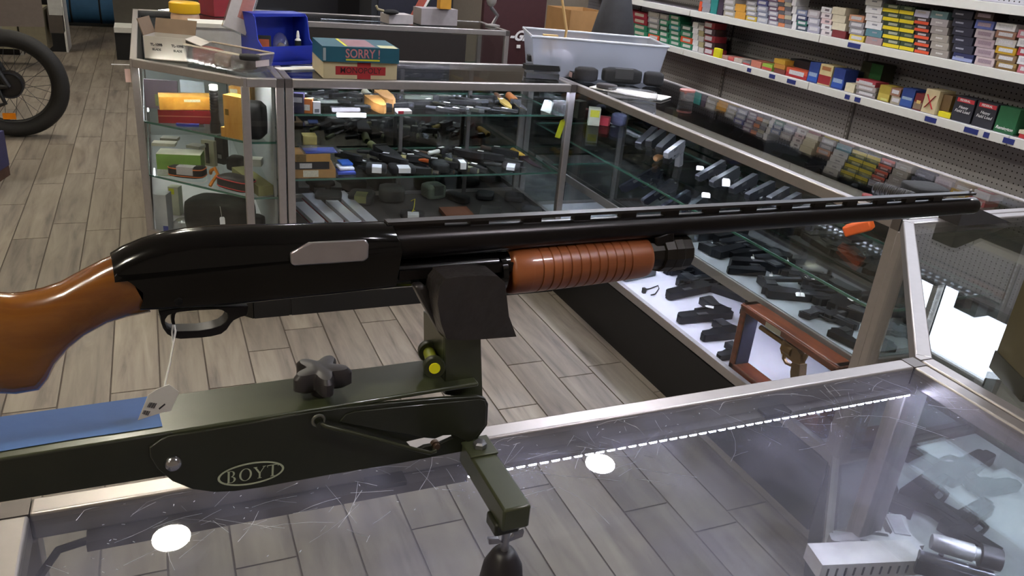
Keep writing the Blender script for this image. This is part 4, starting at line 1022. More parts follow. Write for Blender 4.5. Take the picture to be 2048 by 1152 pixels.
def sbox(a, b, z, depth, h, col, label, cat='box', name='carton', lab=None, group=None, rough=.6, top=None, away=None, mat=None, lift=0.):
    # box whose near bottom edge runs from pixel a to pixel b on the plane z, going back by depth
    A = at(*a, z=z); B = at(*b, z=z); d = B-A; yaw = atan2(d.y, d.x); L = d.length
    t = thing(name, label, cat, (A.x, A.y, z+.0006+lift), yaw, group)
    mt = mat or M(col, rough, 0, .12, 30)
    put(MB().box((0, 0, 0), (L, depth, h)).mesh('body', mt), 'body', t)
    if top: put(MB().box((.0, 0, h), (L, depth, h+.001)).mesh('lid', M(top, rough, 0, .1, 30)), 'lid', t)
    if lab:
        put(MB().box((L*lab[0], -.0008, h*lab[2]), (L*lab[1], 0, h*lab[3])).mesh('label', M(lab[4], .6, 0, .3, 260)), 'label', t)
    return t
def pouch(a, b, z, depth, h, col, label, cat='pouch', name='pouch', piping=None, group=None, mat=None, flap=None, n=3.0):
    A = at(*a, z=z); B = at(*b, z=z); d = B-A; yaw = atan2(d.y, d.x); L = d.length
    t = thing(name, label, cat, ((A.x+B.x)/2, (A.y+B.y)/2, z+.0006), yaw, group)
    m = MB(); N, K = 20, 9
    vs = []
    for i in range(K):
        f = i/(K-1); zz = h*f; g = (1-abs(2*f-1)**n)**(1/n) if 0 < f < 1 else 0
        g = .78+.22*g
        if i in (0, K-1): g *= .86
        for k in range(N):
            a_ = 2*pi*k/N; c, s_ = cos(a_), sin(a_)
            x = math.copysign(abs(c)**.5, c)*L/2*g; y = depth/2+math.copysign(abs(s_)**.5, s_)*depth/2*g
            vs.append((x, y, zz))
    fs = [(i*N+k, i*N+(k+1) % N, (i+1)*N+(k+1) % N, (i+1)*N+k) for i in range(K-1) for k in range(N)]+[tuple(range(N-1, -1, -1)), tuple((K-1)*N+k for k in range(N))]
    m.add(vs, fs)
    put(m.mesh('body', mat or M(col, .75, 0, .25, 120, bump=.3), ang=1.0), 'body', t)
    if piping:
        for f in (.22, .8):
            g = .78+.22*(1-abs(2*f-1)**n)**(1/n)+.01
            pts = []
            for k in range(N+1):
                a_ = 2*pi*k/N; c, s_ = cos(a_), sin(a_)
                pts.append((math.copysign(abs(c)**.5, c)*L/2*g, depth/2+math.copysign(abs(s_)**.5, s_)*depth/2*g, h*f))
            put(MB().tube(pts, .0022, 6).mesh('piping', M(piping, .6, 0, .05)), 'piping', t)
    if flap: put(MB().box((-L*.2, -.002, h*.35), (L*.25, depth*.5, h*1.01)).mesh('label', M(flap, .5, 0, .1)), 'label', t)
    return t
def ptag(px, py, z, label, w=.022, h=.014, col=(240, 238, 240), tilt=.5, rz=0., string=None):
    p = at(px, py, z=z)
    t = thing('price_tag', label, 'tag', (p.x, p.y, z), rz, 'white price tags in the cases')
    R = ROOTM[t.name] @ Matrix.Rotation(tilt, 4, 'X')
    MB().prism([(-w/2, 0), (w/2, 0), (w/2, h*.8), (w*.36, h), (-w*.36, h), (-w/2, h*.8)], lambda x, y, q: R @ Vector((x, y, q)), 0, .0008).build('card', M(col, .7, 0, .03), t)
    if string: MB().tube([p+GZ*.004, p+Vector((0, .006, .02)), p+Vector(string)], .0007, 5).build('string', PAPER, t)
    return t

_n0 = len(THINGS)
# ================================================================ PISTOLS IN THE RIGHT-HAND CASE
Z1, Z2, Z3 = .70, .5086, .262
deck_p = [((1312, 552), (1250, 566), 'compact', True, (150, 150, 156), 'small silver pistol at the far left of the white case floor'),
          ((1385, 536), (1316, 548), 'compact', False, (30, 32, 38), 'compact black pistol behind the shotgun forend, white case floor'),
          ((1436, 558), (1331, 572), 'auto', False, (30, 32, 38), 'black pistol third from the far end of the white case floor'),
          ((1424, 585), (1324, 606), 'auto', True, (30, 32, 38), 'black pistol crossing its neighbour on the white case floor'),
          ((1500, 607), (1424, 582), 'compact', True, (32, 34, 40), 'black pistol pointing back beside the wooden display frame'),
          ((1465, 640), (1342, 652), 'auto', True, (28, 30, 36), 'black pistol with white tag in the middle of the white case floor'),
          ((1482, 678), (1407, 686), 'compact', True, (26, 28, 34), 'short black pistol left of the wooden frame on the case floor'),
          ((1496, 716), (1437, 724), 'compact', True, (24, 26, 30), 'black pistol half hidden behind the wooden frame foot'),
          ((1478, 628), (1530, 645), 'compact', False, (30, 32, 38), 'black pistol lying just behind the wooden frame')]
for r_, m_, k_, fl_, c_, lb_ in deck_p:
    pistol(r_, m_, Z3, lb_, c_, k_, fl_, tagged='white tag' in lb_)
t = thing('trigger_lock', 'bent black wire lock lying beside the small silver pistol', 'lock', at(1300, 580, z=Z3))
w0 = [at(x, y, z=Z3+.004) for x, y in ((1286, 580), (1300, 577), (1316, 571), (1318, 577), (1310, 588), (1302, 590))]
MB().tube(w0, .0022, 8).build('shackle', BLACKP, t); MB().cbox(at(1288, 581, z=Z3+.012), (.012, .014, .022)).build('lock_body', BLACKP, t)
p_ = at(1398, 548, z=Z3)
t = thing('scope_cap', 'round black sight standing behind the third pistol, white case floor', 'sight', p_)
MB().lathe([(0, .018), (.004, .02), (.03, .02), (.034, .016)], p_, p_+GZ, 16).build('body', BLACKP, t)
MB().lathe([(.034, .012), (.036, .012)], p_, p_+GZ, 16).build('lens', GUNG, t)
_n1 = len(THINGS)
sh2 = [((1503, 474), (1412, 484), 'auto', True), ((1506, 492), (1444, 500), 'compact', True), ((1503, 478), (1568, 503), 'auto', False), ((1572, 464), (1624, 492), 'revolver', False), ((1622, 476), (1700, 508), 'auto', True),
       ((1640, 540), (1515, 533), 'auto', True), ((1672, 566), (1527, 566), 'revolver', False), ((1534, 598), (1660, 610), 'auto', False), ((1526, 556), (1451, 550), 'compact', True), ((1634, 622), (1704, 654), 'auto', True),
       ((1657, 676), (1706, 700), 'compact', False), ((1752, 535), (1678, 527), 'auto', True), ((1690, 583), (1732, 572), 'compact', False), ((1712, 545), (1752, 552), 'compact', False), ((1560, 520), (1630, 514), 'compact', True), ((1465, 520), (1540, 512), 'auto', False), ((1600, 580), (1655, 588), 'compact', True), ((1690, 600), (1620, 606), 'compact', False), ((1700, 614), (1748, 592), 'compact', True), ((1650, 553), (1580, 546), 'auto', False), ((1440, 520), (1490, 506), 'compact', False), ((1722, 630), (1655, 645), 'auto', True), ((1600, 470), (1540, 482), 'compact', True)]
for i, (r_, m_, k_, fl_) in enumerate(sorted(sh2, key=lambda q: -q[0][1])):
    pistol(r_, m_, Z2, 'dark %s, %s from the front on the lower glass shelf of the pistol case' % ('revolver' if k_ == 'revolver' else 'pistol', ORD[i]), [(26, 27, 32), (34, 36, 42), (46, 48, 54)][i % 3], k_, fl_, tagged=i in (3, 8))
for i, (x, y) in enumerate([(1601, 593), (1506, 520), (1575, 527), (1543, 556)]):
    ptag(x, y, Z2+.03, 'white string tag, %s from the front among lower shelf pistols' % ORD[[0, 3, 2, 1][i]], .03 if i == 0 else .012, .016, rz=-.4, string=(.02, .02, .004))
_n2 = len(THINGS)
up1 = [((1313, 334), (1235, 377)), ((1341, 352), (1280, 395)), ((1374, 373), (1321, 405)), ((1407, 381), (1376, 403)), ((1303, 250), (1268, 283)), ((1319, 262), (1288, 285)), ((1339, 266), (1309, 293)), ((1362, 272), (1327, 297)), ((1444, 311), (1393, 340)), ((1472, 323), (1421, 352)), ((1507, 340), (1460, 367)), ((1543, 349), (1494, 373)), ((1570, 365), (1533, 386)), ((1595, 375), (1548, 400)), ((1632, 388), (1600, 403))]
cs = [(44, 46, 60), (40, 42, 54), (48, 50, 66), (84, 86, 96), (60, 62, 68), (56, 58, 62), (60, 62, 68), (170, 170, 178), (66, 68, 76), (74, 76, 82), (60, 62, 70), (54, 56, 64), (70, 72, 80), (66, 68, 76), (50, 52, 58)]
for i, (r_, m_) in enumerate(up1):
    row = 'front row' if i < 4 else 'back row'; k = i if i < 4 else i-4
    kd = 'auto' if i not in (4, 5, 6) else 'compact'
    A = at(*r_, X=2.03 if i < 4 else 2.0); B = at(*m_, X=1.88 if i < 4 else 1.86); dx_ = (B-A).normalized()
    dy_ = -(GZ-dx_*GZ.dot(dx_)).normalized(); dz_ = dx_.cross(dy_)
    sc = min(1.2, max(.85, (B-A).length/LEN[kd])); zs = Z2 if i < 4 else Z1
    low = min((A+dx_*x_*sc+dy_*y_*sc).z for x_, y_ in ((.0, .128 if kd == 'auto' else .1), (.19 if kd == 'auto' else .142, .036)))
    loc_ = A-GZ*(low-zs-.001)
    m3 = Matrix(((dx_.x, dy_.x, dz_.x), (dx_.y, dy_.y, dz_.y), (dx_.z, dy_.z, dz_.z)))
    t = thing('pistol', '%s pistol tilted muzzle down, %s from the far end in the %s' % ('stainless' if i == 7 else 'dark', ORD[k], 'lower-shelf row' if i < 4 else 'upper-shelf row'), 'pistol', loc_, group='pistols in the case', rot=m3.to_euler())
    for nm, me in pistol_meshes(kd, cs[i]): put(me, nm, t, (0, 0, 0), (0, 0, 0), (sc, sc, sc))
knife((1384, 323), (1426, 300), Z1+.0, 'tan-handled knife lying among the tilted pistols', (190, 140, 90), None, 'fixed')
for i, (x, y, z_) in enumerate([(1318, 302, Z1+.06), (1400, 341, Z1+.06), (1452, 373, Z1+.05), (1517, 393, Z1+.05), (1270, 402, Z1+.05)]):
    ptag(x, y, z_, 'white price tag, %s from the far end, hanging on the tilted pistols' % ORD[[1, 2, 3, 4, 0][i]], .03, .022 if i != 2 else .036, tilt=.7, rz=-.5)
# packets behind the corner post on the upper shelf
sbox((1150, 238), (1172, 240), Z1, .05, .085, (214, 216, 190), 'white and yellow packet in the far corner of the pistol case', lab=(.1, .9, .5, .9, (220, 216, 60)))
sbox((1175, 240), (1195, 243), Z1, .05, .04, (178, 44, 60), 'red packet beside the white and yellow one, pistol case')
pouch((1192, 232), (1216, 238), Z1, .05, .06, (96, 100, 130), 'blue-grey plastic bag in the far corner of the pistol case', 'bag', 'bag')
# orange tool and dark pieces near the front post
o0, o1 = at(1690, 462, X=2.08), at(1745, 447, X=2.12)
t = thing('orange_case', 'bright orange plastic case on the pistol shelf beneath the barrel', 'case', Vector((o0.x, o0.y, Z1)))
MB().bar(o0, o1, .05, .036).build('body', M((236, 96, 20), .45, 0, .08), t, bev=.006)
MB().box((o0.x-.02, min(o0.y, o1.y)+.01, Z1+.0005), (o0.x+.03, max(o0.y, o1.y)-.01, o0.z-.012)).build('support', BLACKP, t)
confine(THINGS[_n0:_n1], (1.685, 1.36), (2.2, 3.56)); confine(THINGS[_n1:_n2], (1.785, 1.46), (2.12, 3.48)); confine(THINGS[_n2:], (1.72, 1.4), (2.18, 3.54))
# wooden frame with gilt revolver
FX = 1.720
q0 = at(1497, 612, X=FX); q1 = at(1700, 722, X=FX); zt = (q0.z+q1.z)/2
y1_, y0_ = q0.y, max(q1.y, 1.37)
fr_ = thing('shadow_box', 'reddish wooden display frame standing on the white case floor', 'frame', (FX, (y0_+y1_)/2, .262))
FW = wood('mahogany', (84, 36, 20), (128, 66, 38), .35, .4, (14, 2, 14), 2.5, .05)
for nm, lo_, hi_ in (('top_bar', (FX-.03, y0_, zt-.028), (FX+.03, y1_, zt)), ('bottom_bar', (FX-.03, y0_, .2626), (FX+.03, y1_, .29)), ('side_bar', (FX-.03, y1_-.026, .2626), (FX+.03, y1_, zt)), ('side_bar', (FX-.03, y0_, .2626), (FX+.03, y0_+.026, zt))):
    MB().box(lo_, hi_).build(nm, FW, fr_, bev=.004)
    MB().box((FX-.036, lo_[1]+.004, hi_[2]-.01 if nm == 'top_bar' else lo_[2]+.002), (FX-.028, hi_[1]-.004, hi_[2]-.004 if nm == 'top_bar' else lo_[2]+.008)).build('moulding', FW, fr_)
MB().box((FX-.026, y1_-.03, .29), (FX+.026, y1_-.026, zt-.028)).build('lining', M((30, 32, 52), .8, 0, .1), fr_)
MB().box((FX-.0365, (y0_+y1_)/2+.02, zt-.024), (FX-.0355, (y0_+y1_)/2+.09, zt-.006)).build('plate', M((170, 165, 150), .4, .3, .1), fr_)
BR = (120, 92, 54)
rv = thing('revolver', 'gilt bronze revolver mounted inside the wooden display frame', 'revolver', (FX, y1_-.14, zt-.045), rot=(Matrix.Rotation(pi/2, 4, 'Z') @ Matrix.Rotation(-pi/2, 4, 'X')).to_euler())
for nm, me in pistol_meshes('revolver', (112, 84, 50)): put(me, nm, rv, (-.13, 0, -.02), (0, 0, 0), (1.0, 1.0, 1.0))

# ================================================================ KNIVES IN THE BACK CASE
_n3 = len(THINGS)
K1, K2, K3 = .835, .578, .347
knife((748, 184), (800, 230), K1, 'long antler-handled knife with tan grip hanging over the upper shelf edge', (206, 170, 110), (200, 150, 90), 'sheath')
knife((738, 202), (786, 246), K1, 'tan leather knife sheath lying beside the antler knife', (190, 190, 176), (190, 132, 56), 'sheath')
knife((990, 192), (1046, 244), K1, 'wooden letter opener with pale yellow leaf-shaped blade', (110, 80, 60), (206, 178, 98), 'flat')
knife((1032, 206), (1076, 246), K1, 'knife with orange wooden handle right of the letter opener', (196, 120, 60), None, 'fixed')
sbox((571, 232), (599, 234), K1, .03, .075, (44, 42, 70), 'navy card pack with white scribble at the upper shelf left end', lab=(.2, .9, .55, .8, (190, 190, 206)))
sbox((605, 230), (628, 232), K1, .02, .055, (206, 120, 60), 'orange and white card pack on the upper knife shelf', lab=(.2, .8, .2, .6, (230, 226, 220)))
sbox((630, 232), (645, 232), K1, .012, .045, (226, 224, 232), 'white pointed packet with barcode on the upper knife shelf', lab=(.2, .8, .1, .4, (110, 110, 120)))
sbox((802, 233), (830, 233), K1, .05, .012, (226, 214, 214), 'white and red blister pack at the upper shelf middle', lab=(.0, .4, 0, 1, (190, 30, 50)))
cols = [(16, 16, 18), (22, 23, 26), (30, 32, 31), (18, 18, 20), (40, 42, 46), (36, 38, 28), (70, 72, 76), (14, 14, 15), (120, 128, 116), (26, 28, 30)]
rows1 = [(3.22, [.66, .76, .86, 1.06, 1.13, 1.20, 1.28, 1.36]), (3.33, [.55, .63, .71, .80, .95, 1.04, 1.12, 1.20, 1.28, 1.42]), (3.45, [.54, .62, .70, .78, .86, .94, 1.02, 1.10, 1.18, 1.26, 1.34, 1.44, 1.52])]
for ri, (yy, xs_) in enumerate(rows1):
    for i, x in enumerate(xs_):
        k = rnd.choice(['folder', 'folder', 'fixed', 'sheath']); c = rnd.choice(cols)
        knife_w((x-.03, yy+rnd.uniform(-.02, .02), K1), rnd.uniform(-.8, .5), rnd.uniform(.11, .17), '%s knife, %s from left in the %s row of the upper knife shelf' % (cname(c), ORD[i], ['front', 'middle', 'back'][ri]), c, None, k, tagged=rnd.random() < .45)
rows2 = [(3.17, [.80, .90, 1.00, 1.10, 1.19, 1.28, 1.37]), (3.28, [.78, .88, .97, 1.05, 1.13, 1.22, 1.31, 1.40]), (3.40, [.76, .85, .94, 1.03, 1.12, 1.21, 1.30, 1.39, 1.48])]
cols2 = [(24, 24, 26), (30, 30, 30), (36, 38, 36), (150, 152, 110), (26, 25, 27), (80, 60, 46), (24, 24, 26), (120, 120, 90)]
for ri, (yy, xs_) in enumerate(rows2):
    for i, x in enumerate(xs_):
        k = rnd.choice(['sheath', 'sheath', 'fixed', 'folder']); c = rnd.choice(cols2)
        knife_w((x-.05, yy+.06+rnd.uniform(-.02, .02), K2), rnd.uniform(-1.3, -.3), rnd.uniform(.14, .21), '%s knife, %s from left in the %s row of the lower knife shelf' % (cname(c), ORD[i], ['front', 'middle', 'back'][ri]), c, None, k, tagged=rnd.random() < .6, h=1.1)
for i, (x, yy, L__, c, an) in enumerate([(.72, 3.42, .2, (150, 152, 104), -.9), (.90, 3.36, .22, (26, 25, 26), -1.0), (.98, 3.30, .2, (190, 176, 120), -.4), (1.06, 3.40, .22, (30, 28, 28), -1.2), (1.16, 3.34, .2, (206, 206, 196), .5), (1.24, 3.42, .22, (24, 24, 25), -.8), (1.33, 3.36, .2, (176, 150, 70), -.7), (1.45, 3.44, .2, (60, 46, 36), -.9), (1.08, 3.24, .19, (200, 96, 40), -.7)]):
    knife_w((x-.07, yy, K2+.022), an, L__, 'long %s sheathed knife, %s from left on top of the lower-shelf heap' % (cname(c), ORD[i]), c, (22, 21, 22), 'sheath', tagged=True, h=1.2)
knife((722, 278), (790, 322), K2, 'pale olive ribbed knife handle with black sheath, lower knife shelf', (140, 142, 96), None, 'sheath', h=1.3)
knife((1030, 312), (1088, 350), K2, 'yellow-handled knife beside the black tagged sheath', (196, 156, 60), (70, 56, 60), 'fixed')
pouch((735, 356), (778, 358), K2, .10, .035, (40, 39, 38), 'dark grey sheath pouch with white tag at lower shelf front', flap=(236, 236, 236))
pouch((782, 352), (835, 352), K2, .11, .03, (34, 33, 34), 'large black sheath with white label, lower knife shelf front', flap=(238, 238, 240))
pouch((868, 350), (902, 350), K2, .10, .045, (32, 33, 32), 'black belt pouch left of the tagged one, lower knife shelf')
pouch((912, 346), (938, 346), K2, .10, .045, (26, 25, 25), 'tagged black belt pouch with hanging strap, lower knife shelf', flap=(240, 240, 240))
pouch((1015, 352), (1052, 356), K2, .14, .02, (44, 40, 40), 'flat dark sheath with white square label, lower knife shelf', flap=(226, 226, 230))
# cartons at the left end of the lower shelf
sbox((588, 363), (676, 362), K2, .14, .035, (176, 134, 84), 'long brown carton with barcode at the lower shelf front', lab=(.25, .6, .12, .9, (214, 208, 190)))
sbox((590, 341), (660, 340), K2+.037, .12, .028, (36, 33, 36), 'black carton with white label on the brown barcode carton', lab=(.15, .5, .15, .85, (190, 188, 190)))
sbox((592, 326), (662, 325), K2+.067, .11, .03, (186, 142, 84), 'tan carton below the blue blister pack', lab=(.02, .3, .0, 1, (120, 96, 60)))
sbox((606, 290), (634, 290), K2+.10, .06, .036, (138, 124, 70), 'olive carton on the pile at the shelf left end')
t = sbox((622, 330), (698, 328), K2+.099, .10, .008, (120, 130, 170), 'clear blister pack with blue card on top of the cartons', mat=PLASTIC)
A = at(622, 330, z=K2+.099); B_ = at(698, 328, z=K2+.099)
put(MB().box((.01, .01, -.001), ((B_-A).length-.01, .09, .002)).mesh('blue_card', M((60, 80, 176), .6, 0, .2)), 'blue_card', t)
for k in range(3):
    sbox((676+k*4, 350-k*9), (712-k*3, 349-k*9), K2+.002+k*.012, .07, .008, [(60, 80, 170), (220, 220, 226), (50, 96, 190)][k], ['blue', 'white', 'bright blue'][k]+' leaflet in the small pile beside the brown barcode carton', 'leaflet', 'leaflet')
# case floor: silver boxes and bits
for k, (a_, b_) in enumerate([((586, 418), (626, 456)), ((604, 400), (664, 456)), ((632, 394), (698, 454)), ((664, 390), (728, 450))]):
    A = at(*a_, z=K3); B_ = at(*b_, z=K3); d_ = B_-A
    t = thing('knife_box', 'long silver knife box with red stripe, %s from left on the case floor' % ORD[k], 'box', (A.x, A.y, K3+.0006), atan2(d_.y, d_.x), 'silver knife boxes')
    L_ = d_.length
    put(MB().box((0, 0, 0), (L_, .05, .03)).mesh('body', M((216, 214, 220), .4, .1, .06)), 'body', t)
    put(MB().box((0, -.0006, .004), (L_, 0, .013)).mesh('red_stripe', M((140, 36, 40), .5, 0, .1)), 'red_stripe', t)
pouch((622, 402), (676, 404), K3, .12, .05, (24, 24, 24), 'black nylon pouch behind the silver knife boxes')
pouch((690, 408), (742, 412), K3, .14, .05, (30, 30, 27), 'dark pouch with pale strap right of the silver boxes', flap=(150, 150, 90))
pouch((748, 396), (800, 398), K3, .12, .07, (52, 50, 44), 'camouflage pouch in the middle of the knife case floor')
pouch((846, 392), (884, 388), K3, .10, .07, (96, 106, 90), 'grey-green pouch with small square patch, knife case floor', flap=(60, 66, 58))
pouch((886, 398), (930, 412), K3, .05, .04, (28, 24, 22), 'black leather sheath leaning on the grey-green pouch')
sbox((892, 440), (948, 438), K3, .12, .02, (120, 72, 50), 'camouflage card pack with green corner, knife case floor', lab=(.1, .6, .1, .6, (150, 160, 110)))
sbox((958, 436), (1000, 440), K3, .16, .012, (120, 136, 126), 'flat clear green pack right of the camouflage card', mat=PLASTIC)
pouch((800, 440), (850, 442), K3, .09, .025, (36, 33, 36), 'black folded pouch with white tag beside the yellow cord', flap=(226, 226, 226))
t = thing('cord', 'yellow cord tied in a loop on the knife case floor', 'cord', at(828, 432, z=K3))
cp = [at(x, y, z=K3+zz) for x, y, zz in ((822, 402, .06), (830, 398, .07), (828, 415, .04), (822, 436, .006), (838, 432, .006), (842, 426, .01), (826, 420, .03), (815, 440, .006))]
MB().tube(cp, .002, 6).build('strand', M((196, 182, 40), .7, 0, .1), t)
# more pouches and small goods seen at the right of the case floor
for i, (a_, b_, c_) in enumerate([((950, 400), (985, 404), (44, 46, 50)), ((1010, 404), (1050, 408), (36, 36, 40)), ((1055, 430), (1095, 436), (30, 32, 36))]):
    pouch(a_, b_, K3, .1, .03, c_, 'dark flat holster, %s from left at the right of the knife case floor' % ORD[i], 'holster', 'holster')
confine(THINGS[_n3:], (.462, 3.117), (1.635, 3.575))
# hanging tags on the glass
def hang(px, py, Y, w_, h_, col, label, tilt=0, lab=None):
    p = at(px, py, Y=Y)
    t = thing('price_tag', label, 'tag', p, 0, None)
    R = Matrix.Translation(p) @ Matrix.Rotation(tilt, 4, 'Y')
    MB().prism([(-w_/2, -h_/2), (w_/2, -h_/2), (w_/2, h_*.38), (0, h_/2), (-w_/2, h_*.38)], lambda x, y, q: R @ Vector((x, q, y)), 0, .0008).build('card', M(col, .6, 0, .05), t)
    MB().torus(R @ Vector((0, 0, h_*.42)), (0, 1, 0), .003, .0008, 10, 5).build('eyelet', INK, t)
    return t
hang(1121, 257, 3.10, .026, .085, (206, 210, 30), 'yellow hang tag on the glass beside the corner post', .25)
hang(1095, 212, 3.2, .05, .055, (214, 222, 208), 'pale green barcode card hanging near the corner post', .3)
pouch((1106, 233), (1132, 234), K1, .05, .065, (178, 186, 192), 'clear bag with white card in the knife case corner', 'bag', 'bag', mat=PLASTIC)
# ================================================================ END CASE GOODS (left)
_n4 = len(THINGS)
L1, L2, L3 = .728, .508, .262
YW = (216, 150, 50)
sbox((301, 250), (408, 252), L1, .085, .052, (122, 30, 34), 'dark red lacquered case under the yellow wooden box', 'case', 'case', lab=(.0, 1., .52, .58, (150, 90, 60)), rough=.25)
t = sbox((300, 224), (411, 224), L1+.054, .09, .05, YW, 'yellow wooden box lying on the dark red case', 'box', 'wooden_box', lab=(.45, .75, .62, .82, (226, 216, 190)), mat=wood('pale_yellow_wood', (196, 130, 40), (224, 164, 66), .4, .2, (14, 4, 14), 2))
knife((352, 252), (409, 254), L1, 'blue folding knife lying before the dark red case', (40, 52, 130), None, 'folder')
p_ = at(420, 268, z=L1)
t = thing('flashlight', 'black ribbed flashlight standing upright with white tail cap', 'flashlight', p_)
MB().lathe([(0, .021), (.02, .022), (.035, .02), (.05, .0155), (.075, .0155)], p_, p_+GZ, 20).build('head', BLACKP, t)
pr = [(.075, .0155)]
for k in range(8): pr += [(.078+k*.011, .0155), (.08+k*.011, .0168), (.086+k*.011, .0168), (.088+k*.011, .0155)]
MB().lathe(pr, p_, p_+GZ, 20).build('barrel', M((40, 40, 42), .3, .4, .1), t)
MB().lathe([(.163, .016), (.182, .016), (.184, .013)], p_, p_+GZ, 20).build('tail_cap', M((226, 226, 214), .5, 0, .03), t)
WD = wood('orange_pine', (198, 136, 50), (226, 172, 84), .4, .2, (10, 10, 3), 2)
t = sbox((442, 282), (478, 290), L1, .05, .16, YW, 'upright wooden box with brass catch beside the flashlight', 'box', 'wooden_box', mat=WD)
A = at(452, 228, z=L1+.10); put(MB().box((.008, -.002, .085), (.024, .0, .108)).mesh('catch', M((150, 120, 50), .3, .8, .1)), 'catch', t)
sbox((432, 290), (480, 298), L1, .02, .035, YW, 'low wooden tray in front of the upright wooden box', 'box', 'wooden_box', mat=WD)
sbox((494, 224), (536, 228), L1, .06, .11, YW, 'wooden box behind the slim glass front right of the post', 'box', 'wooden_box', mat=WD, lab=(.05, .4, .72, .9, (206, 204, 180)))
t = sbox((364, 222), (412, 226), L1, .006, .13, (160, 172, 182), 'pale blue-grey card leaning at the back of the end case', 'card', 'card')
sbox((292, 216), (358, 220), L1, .01, .12, (84, 74, 84), 'dark plum printed card at the end case back left', 'card', 'card', lab=(.3, .8, .1, .5, (100, 104, 60)))
pouch((500, 300), (560, 306), L1-.0, .08, .14, (24, 23, 24), 'tall black holster hanging behind the slim glass front', 'holster', 'holster')
ptag(505, 250, L1+.05, 'white tag on the tall black holster', .02, .05, tilt=1.4)
# second shelf
sbox((303, 355), (392, 358), L2, .09, .09, (120, 160, 70), 'green and white carton on the middle shelf of the end case', lab=(.0, .9, .02, .3, (190, 196, 186)), top=(210, 212, 190))
for i, (a_, b_, c_) in enumerate([((303, 292), (350, 294), (226, 222, 206)), ((320, 282), (354, 284), (150, 150, 140)), ((372, 296), (398, 300), (190, 192, 180))]):
    sbox(a_, b_, L2+.092, .05, .012, c_, ['white', 'grey', 'silvery'][i]+' packet lying on the green and white carton', 'packet', 'packet')
pouch((326, 357), (398, 364), L2, .075, .05, (34, 30, 32), 'black pouch with orange trim and clear tape, middle shelf', piping=(216, 110, 50), flap=(190, 186, 190))
pouch((420, 385), (484, 402), L2, .08, .055, (38, 36, 38), 'black pouch with red piping near the post, middle shelf', piping=(196, 56, 56))
t = thing('strap', 'orange strap looped between the two black pouches', 'strap', at(412, 352, z=L2))
MB().tube([at(x, y, z=L2+h_) for x, y, h_ in ((410, 350, .02), (410, 345, .055), (418, 340, .07), (424, 352, .05), (414, 366, .02), (408, 376, .004))], .007, 6).build('webbing', M((214, 128, 30), .7, 0, .1), t)
sbox((405, 330), (430, 334), L2, .02, .11, (186, 182, 160), 'beige card pack with black hook behind the orange strap', 'packet', 'packet', lab=(.3, .6, .1, .9, (30, 30, 32)))
sbox((432, 326), (448, 330), L2, .03, .12, (26, 25, 27), 'slim black box with silver square, middle shelf back', lab=(.3, .75, .2, .35, (140, 140, 140)))
pouch((450, 342), (480, 346), L2, .07, .06, (30, 30, 32), 'small black camera-like pouch at the post, middle shelf')
t = sbox((503, 352), (558, 392), L2, .06, .04, (120, 118, 70), 'olive plastic ammunition can lying slantwise behind the slim glass', 'box', 'ammunition_can')
sbox((500, 332), (534, 334), L2+.042, .05, .03, (196, 196, 188), 'white packet resting on the olive can', 'packet', 'packet')
# floor of the end case
sbox((305, 462), (330, 464), L3, .06, .16, (196, 198, 204), 'tall white carton with blue corner on the end case floor', lab=(.6, 1, .0, .15, (60, 70, 150)))
pouch((332, 472), (382, 476), L3, .10, .05, (190, 192, 180), 'clear plastic bag of parts on the end case floor', 'bag', 'bag', mat=PLASTIC)
pouch((362, 468), (494, 482), L3, .16, .15, (22, 23, 22), 'large black soft bag filling the end case floor', 'bag', 'bag')
sbox((340, 430), (360, 432), L3+.0, .04, .13, (206, 210, 190), 'white packet with yellow corner behind the tall white carton', 'packet', 'packet', lab=(.1, .6, .75, .95, (216, 220, 50)))
ptag(442, 450, L3+.10, 'white string tag hanging on the large black bag', .02, .03, tilt=1.2, string=(-.005, .02, .07))
pouch((510, 470), (560, 472), L3, .08, .08, (26, 26, 28), 'black boxed goods behind the slim glass at the case floor')

confine(THINGS[_n4:], (-.05, 3.12), (.392, 5.1), 3.425)
# ================================================================ ON TOP OF THE CASES
T = TOPZ
def opencarton(a, b, z, depth, h, col, label, flaps=(.5, .3, 1.9), text_=None):
    A = at(*a, z=z); B = at(*b, z=z); d = B-A; yaw = atan2(d.y, d.x); L = d.length
    t = thing('open_carton', label, 'box', (A.x, A.y, z+.0006), yaw)
    mt = M(col, .8, 0, .06, 20); mi = M((120, 100, 82), .85, 0, .1, 20)
    for lo, hi in (((0, 0, 0), (L, .003, h)), ((0, depth-.003, 0), (L, depth, h)), ((0, .003, 0), (.003, depth-.003, h)), ((L-.003, .003, 0), (L, depth-.003, h))):
        put(MB().box(lo, hi).mesh('wall', mt), 'wall', t)
    put(MB().box((0, 0, 0), (L, depth, .003)).mesh('bottom', mi), 'bottom', t)
    put(MB().box((0, 0, 0), (L, .003, depth*.5), Matrix.Translation((0, depth-.003, h)) @ Matrix.Rotation(-flaps[0], 4, 'X')).mesh('flap', mi), 'flap', t)
    put(MB().box((0, 0, 0), (.003, depth, L*.4), Matrix.Translation((0, 0, h)) @ Matrix.Rotation(-flaps[1], 4, 'Y')).mesh('flap', mi), 'flap', t)
    put(MB().box((0, 0, 0), (.003, depth, L*.4), Matrix.Translation((L-.003, 0, h)) @ Matrix.Rotation(flaps[2], 4, 'Y')).mesh('flap', mt), 'flap', t)
    return t, L
t, L_ = opencarton((290, 117), (374, 124), T, .12, .085, (196, 188, 178), 'open white carton with black print on the end case top')
R_ = ROOTM[t.name]
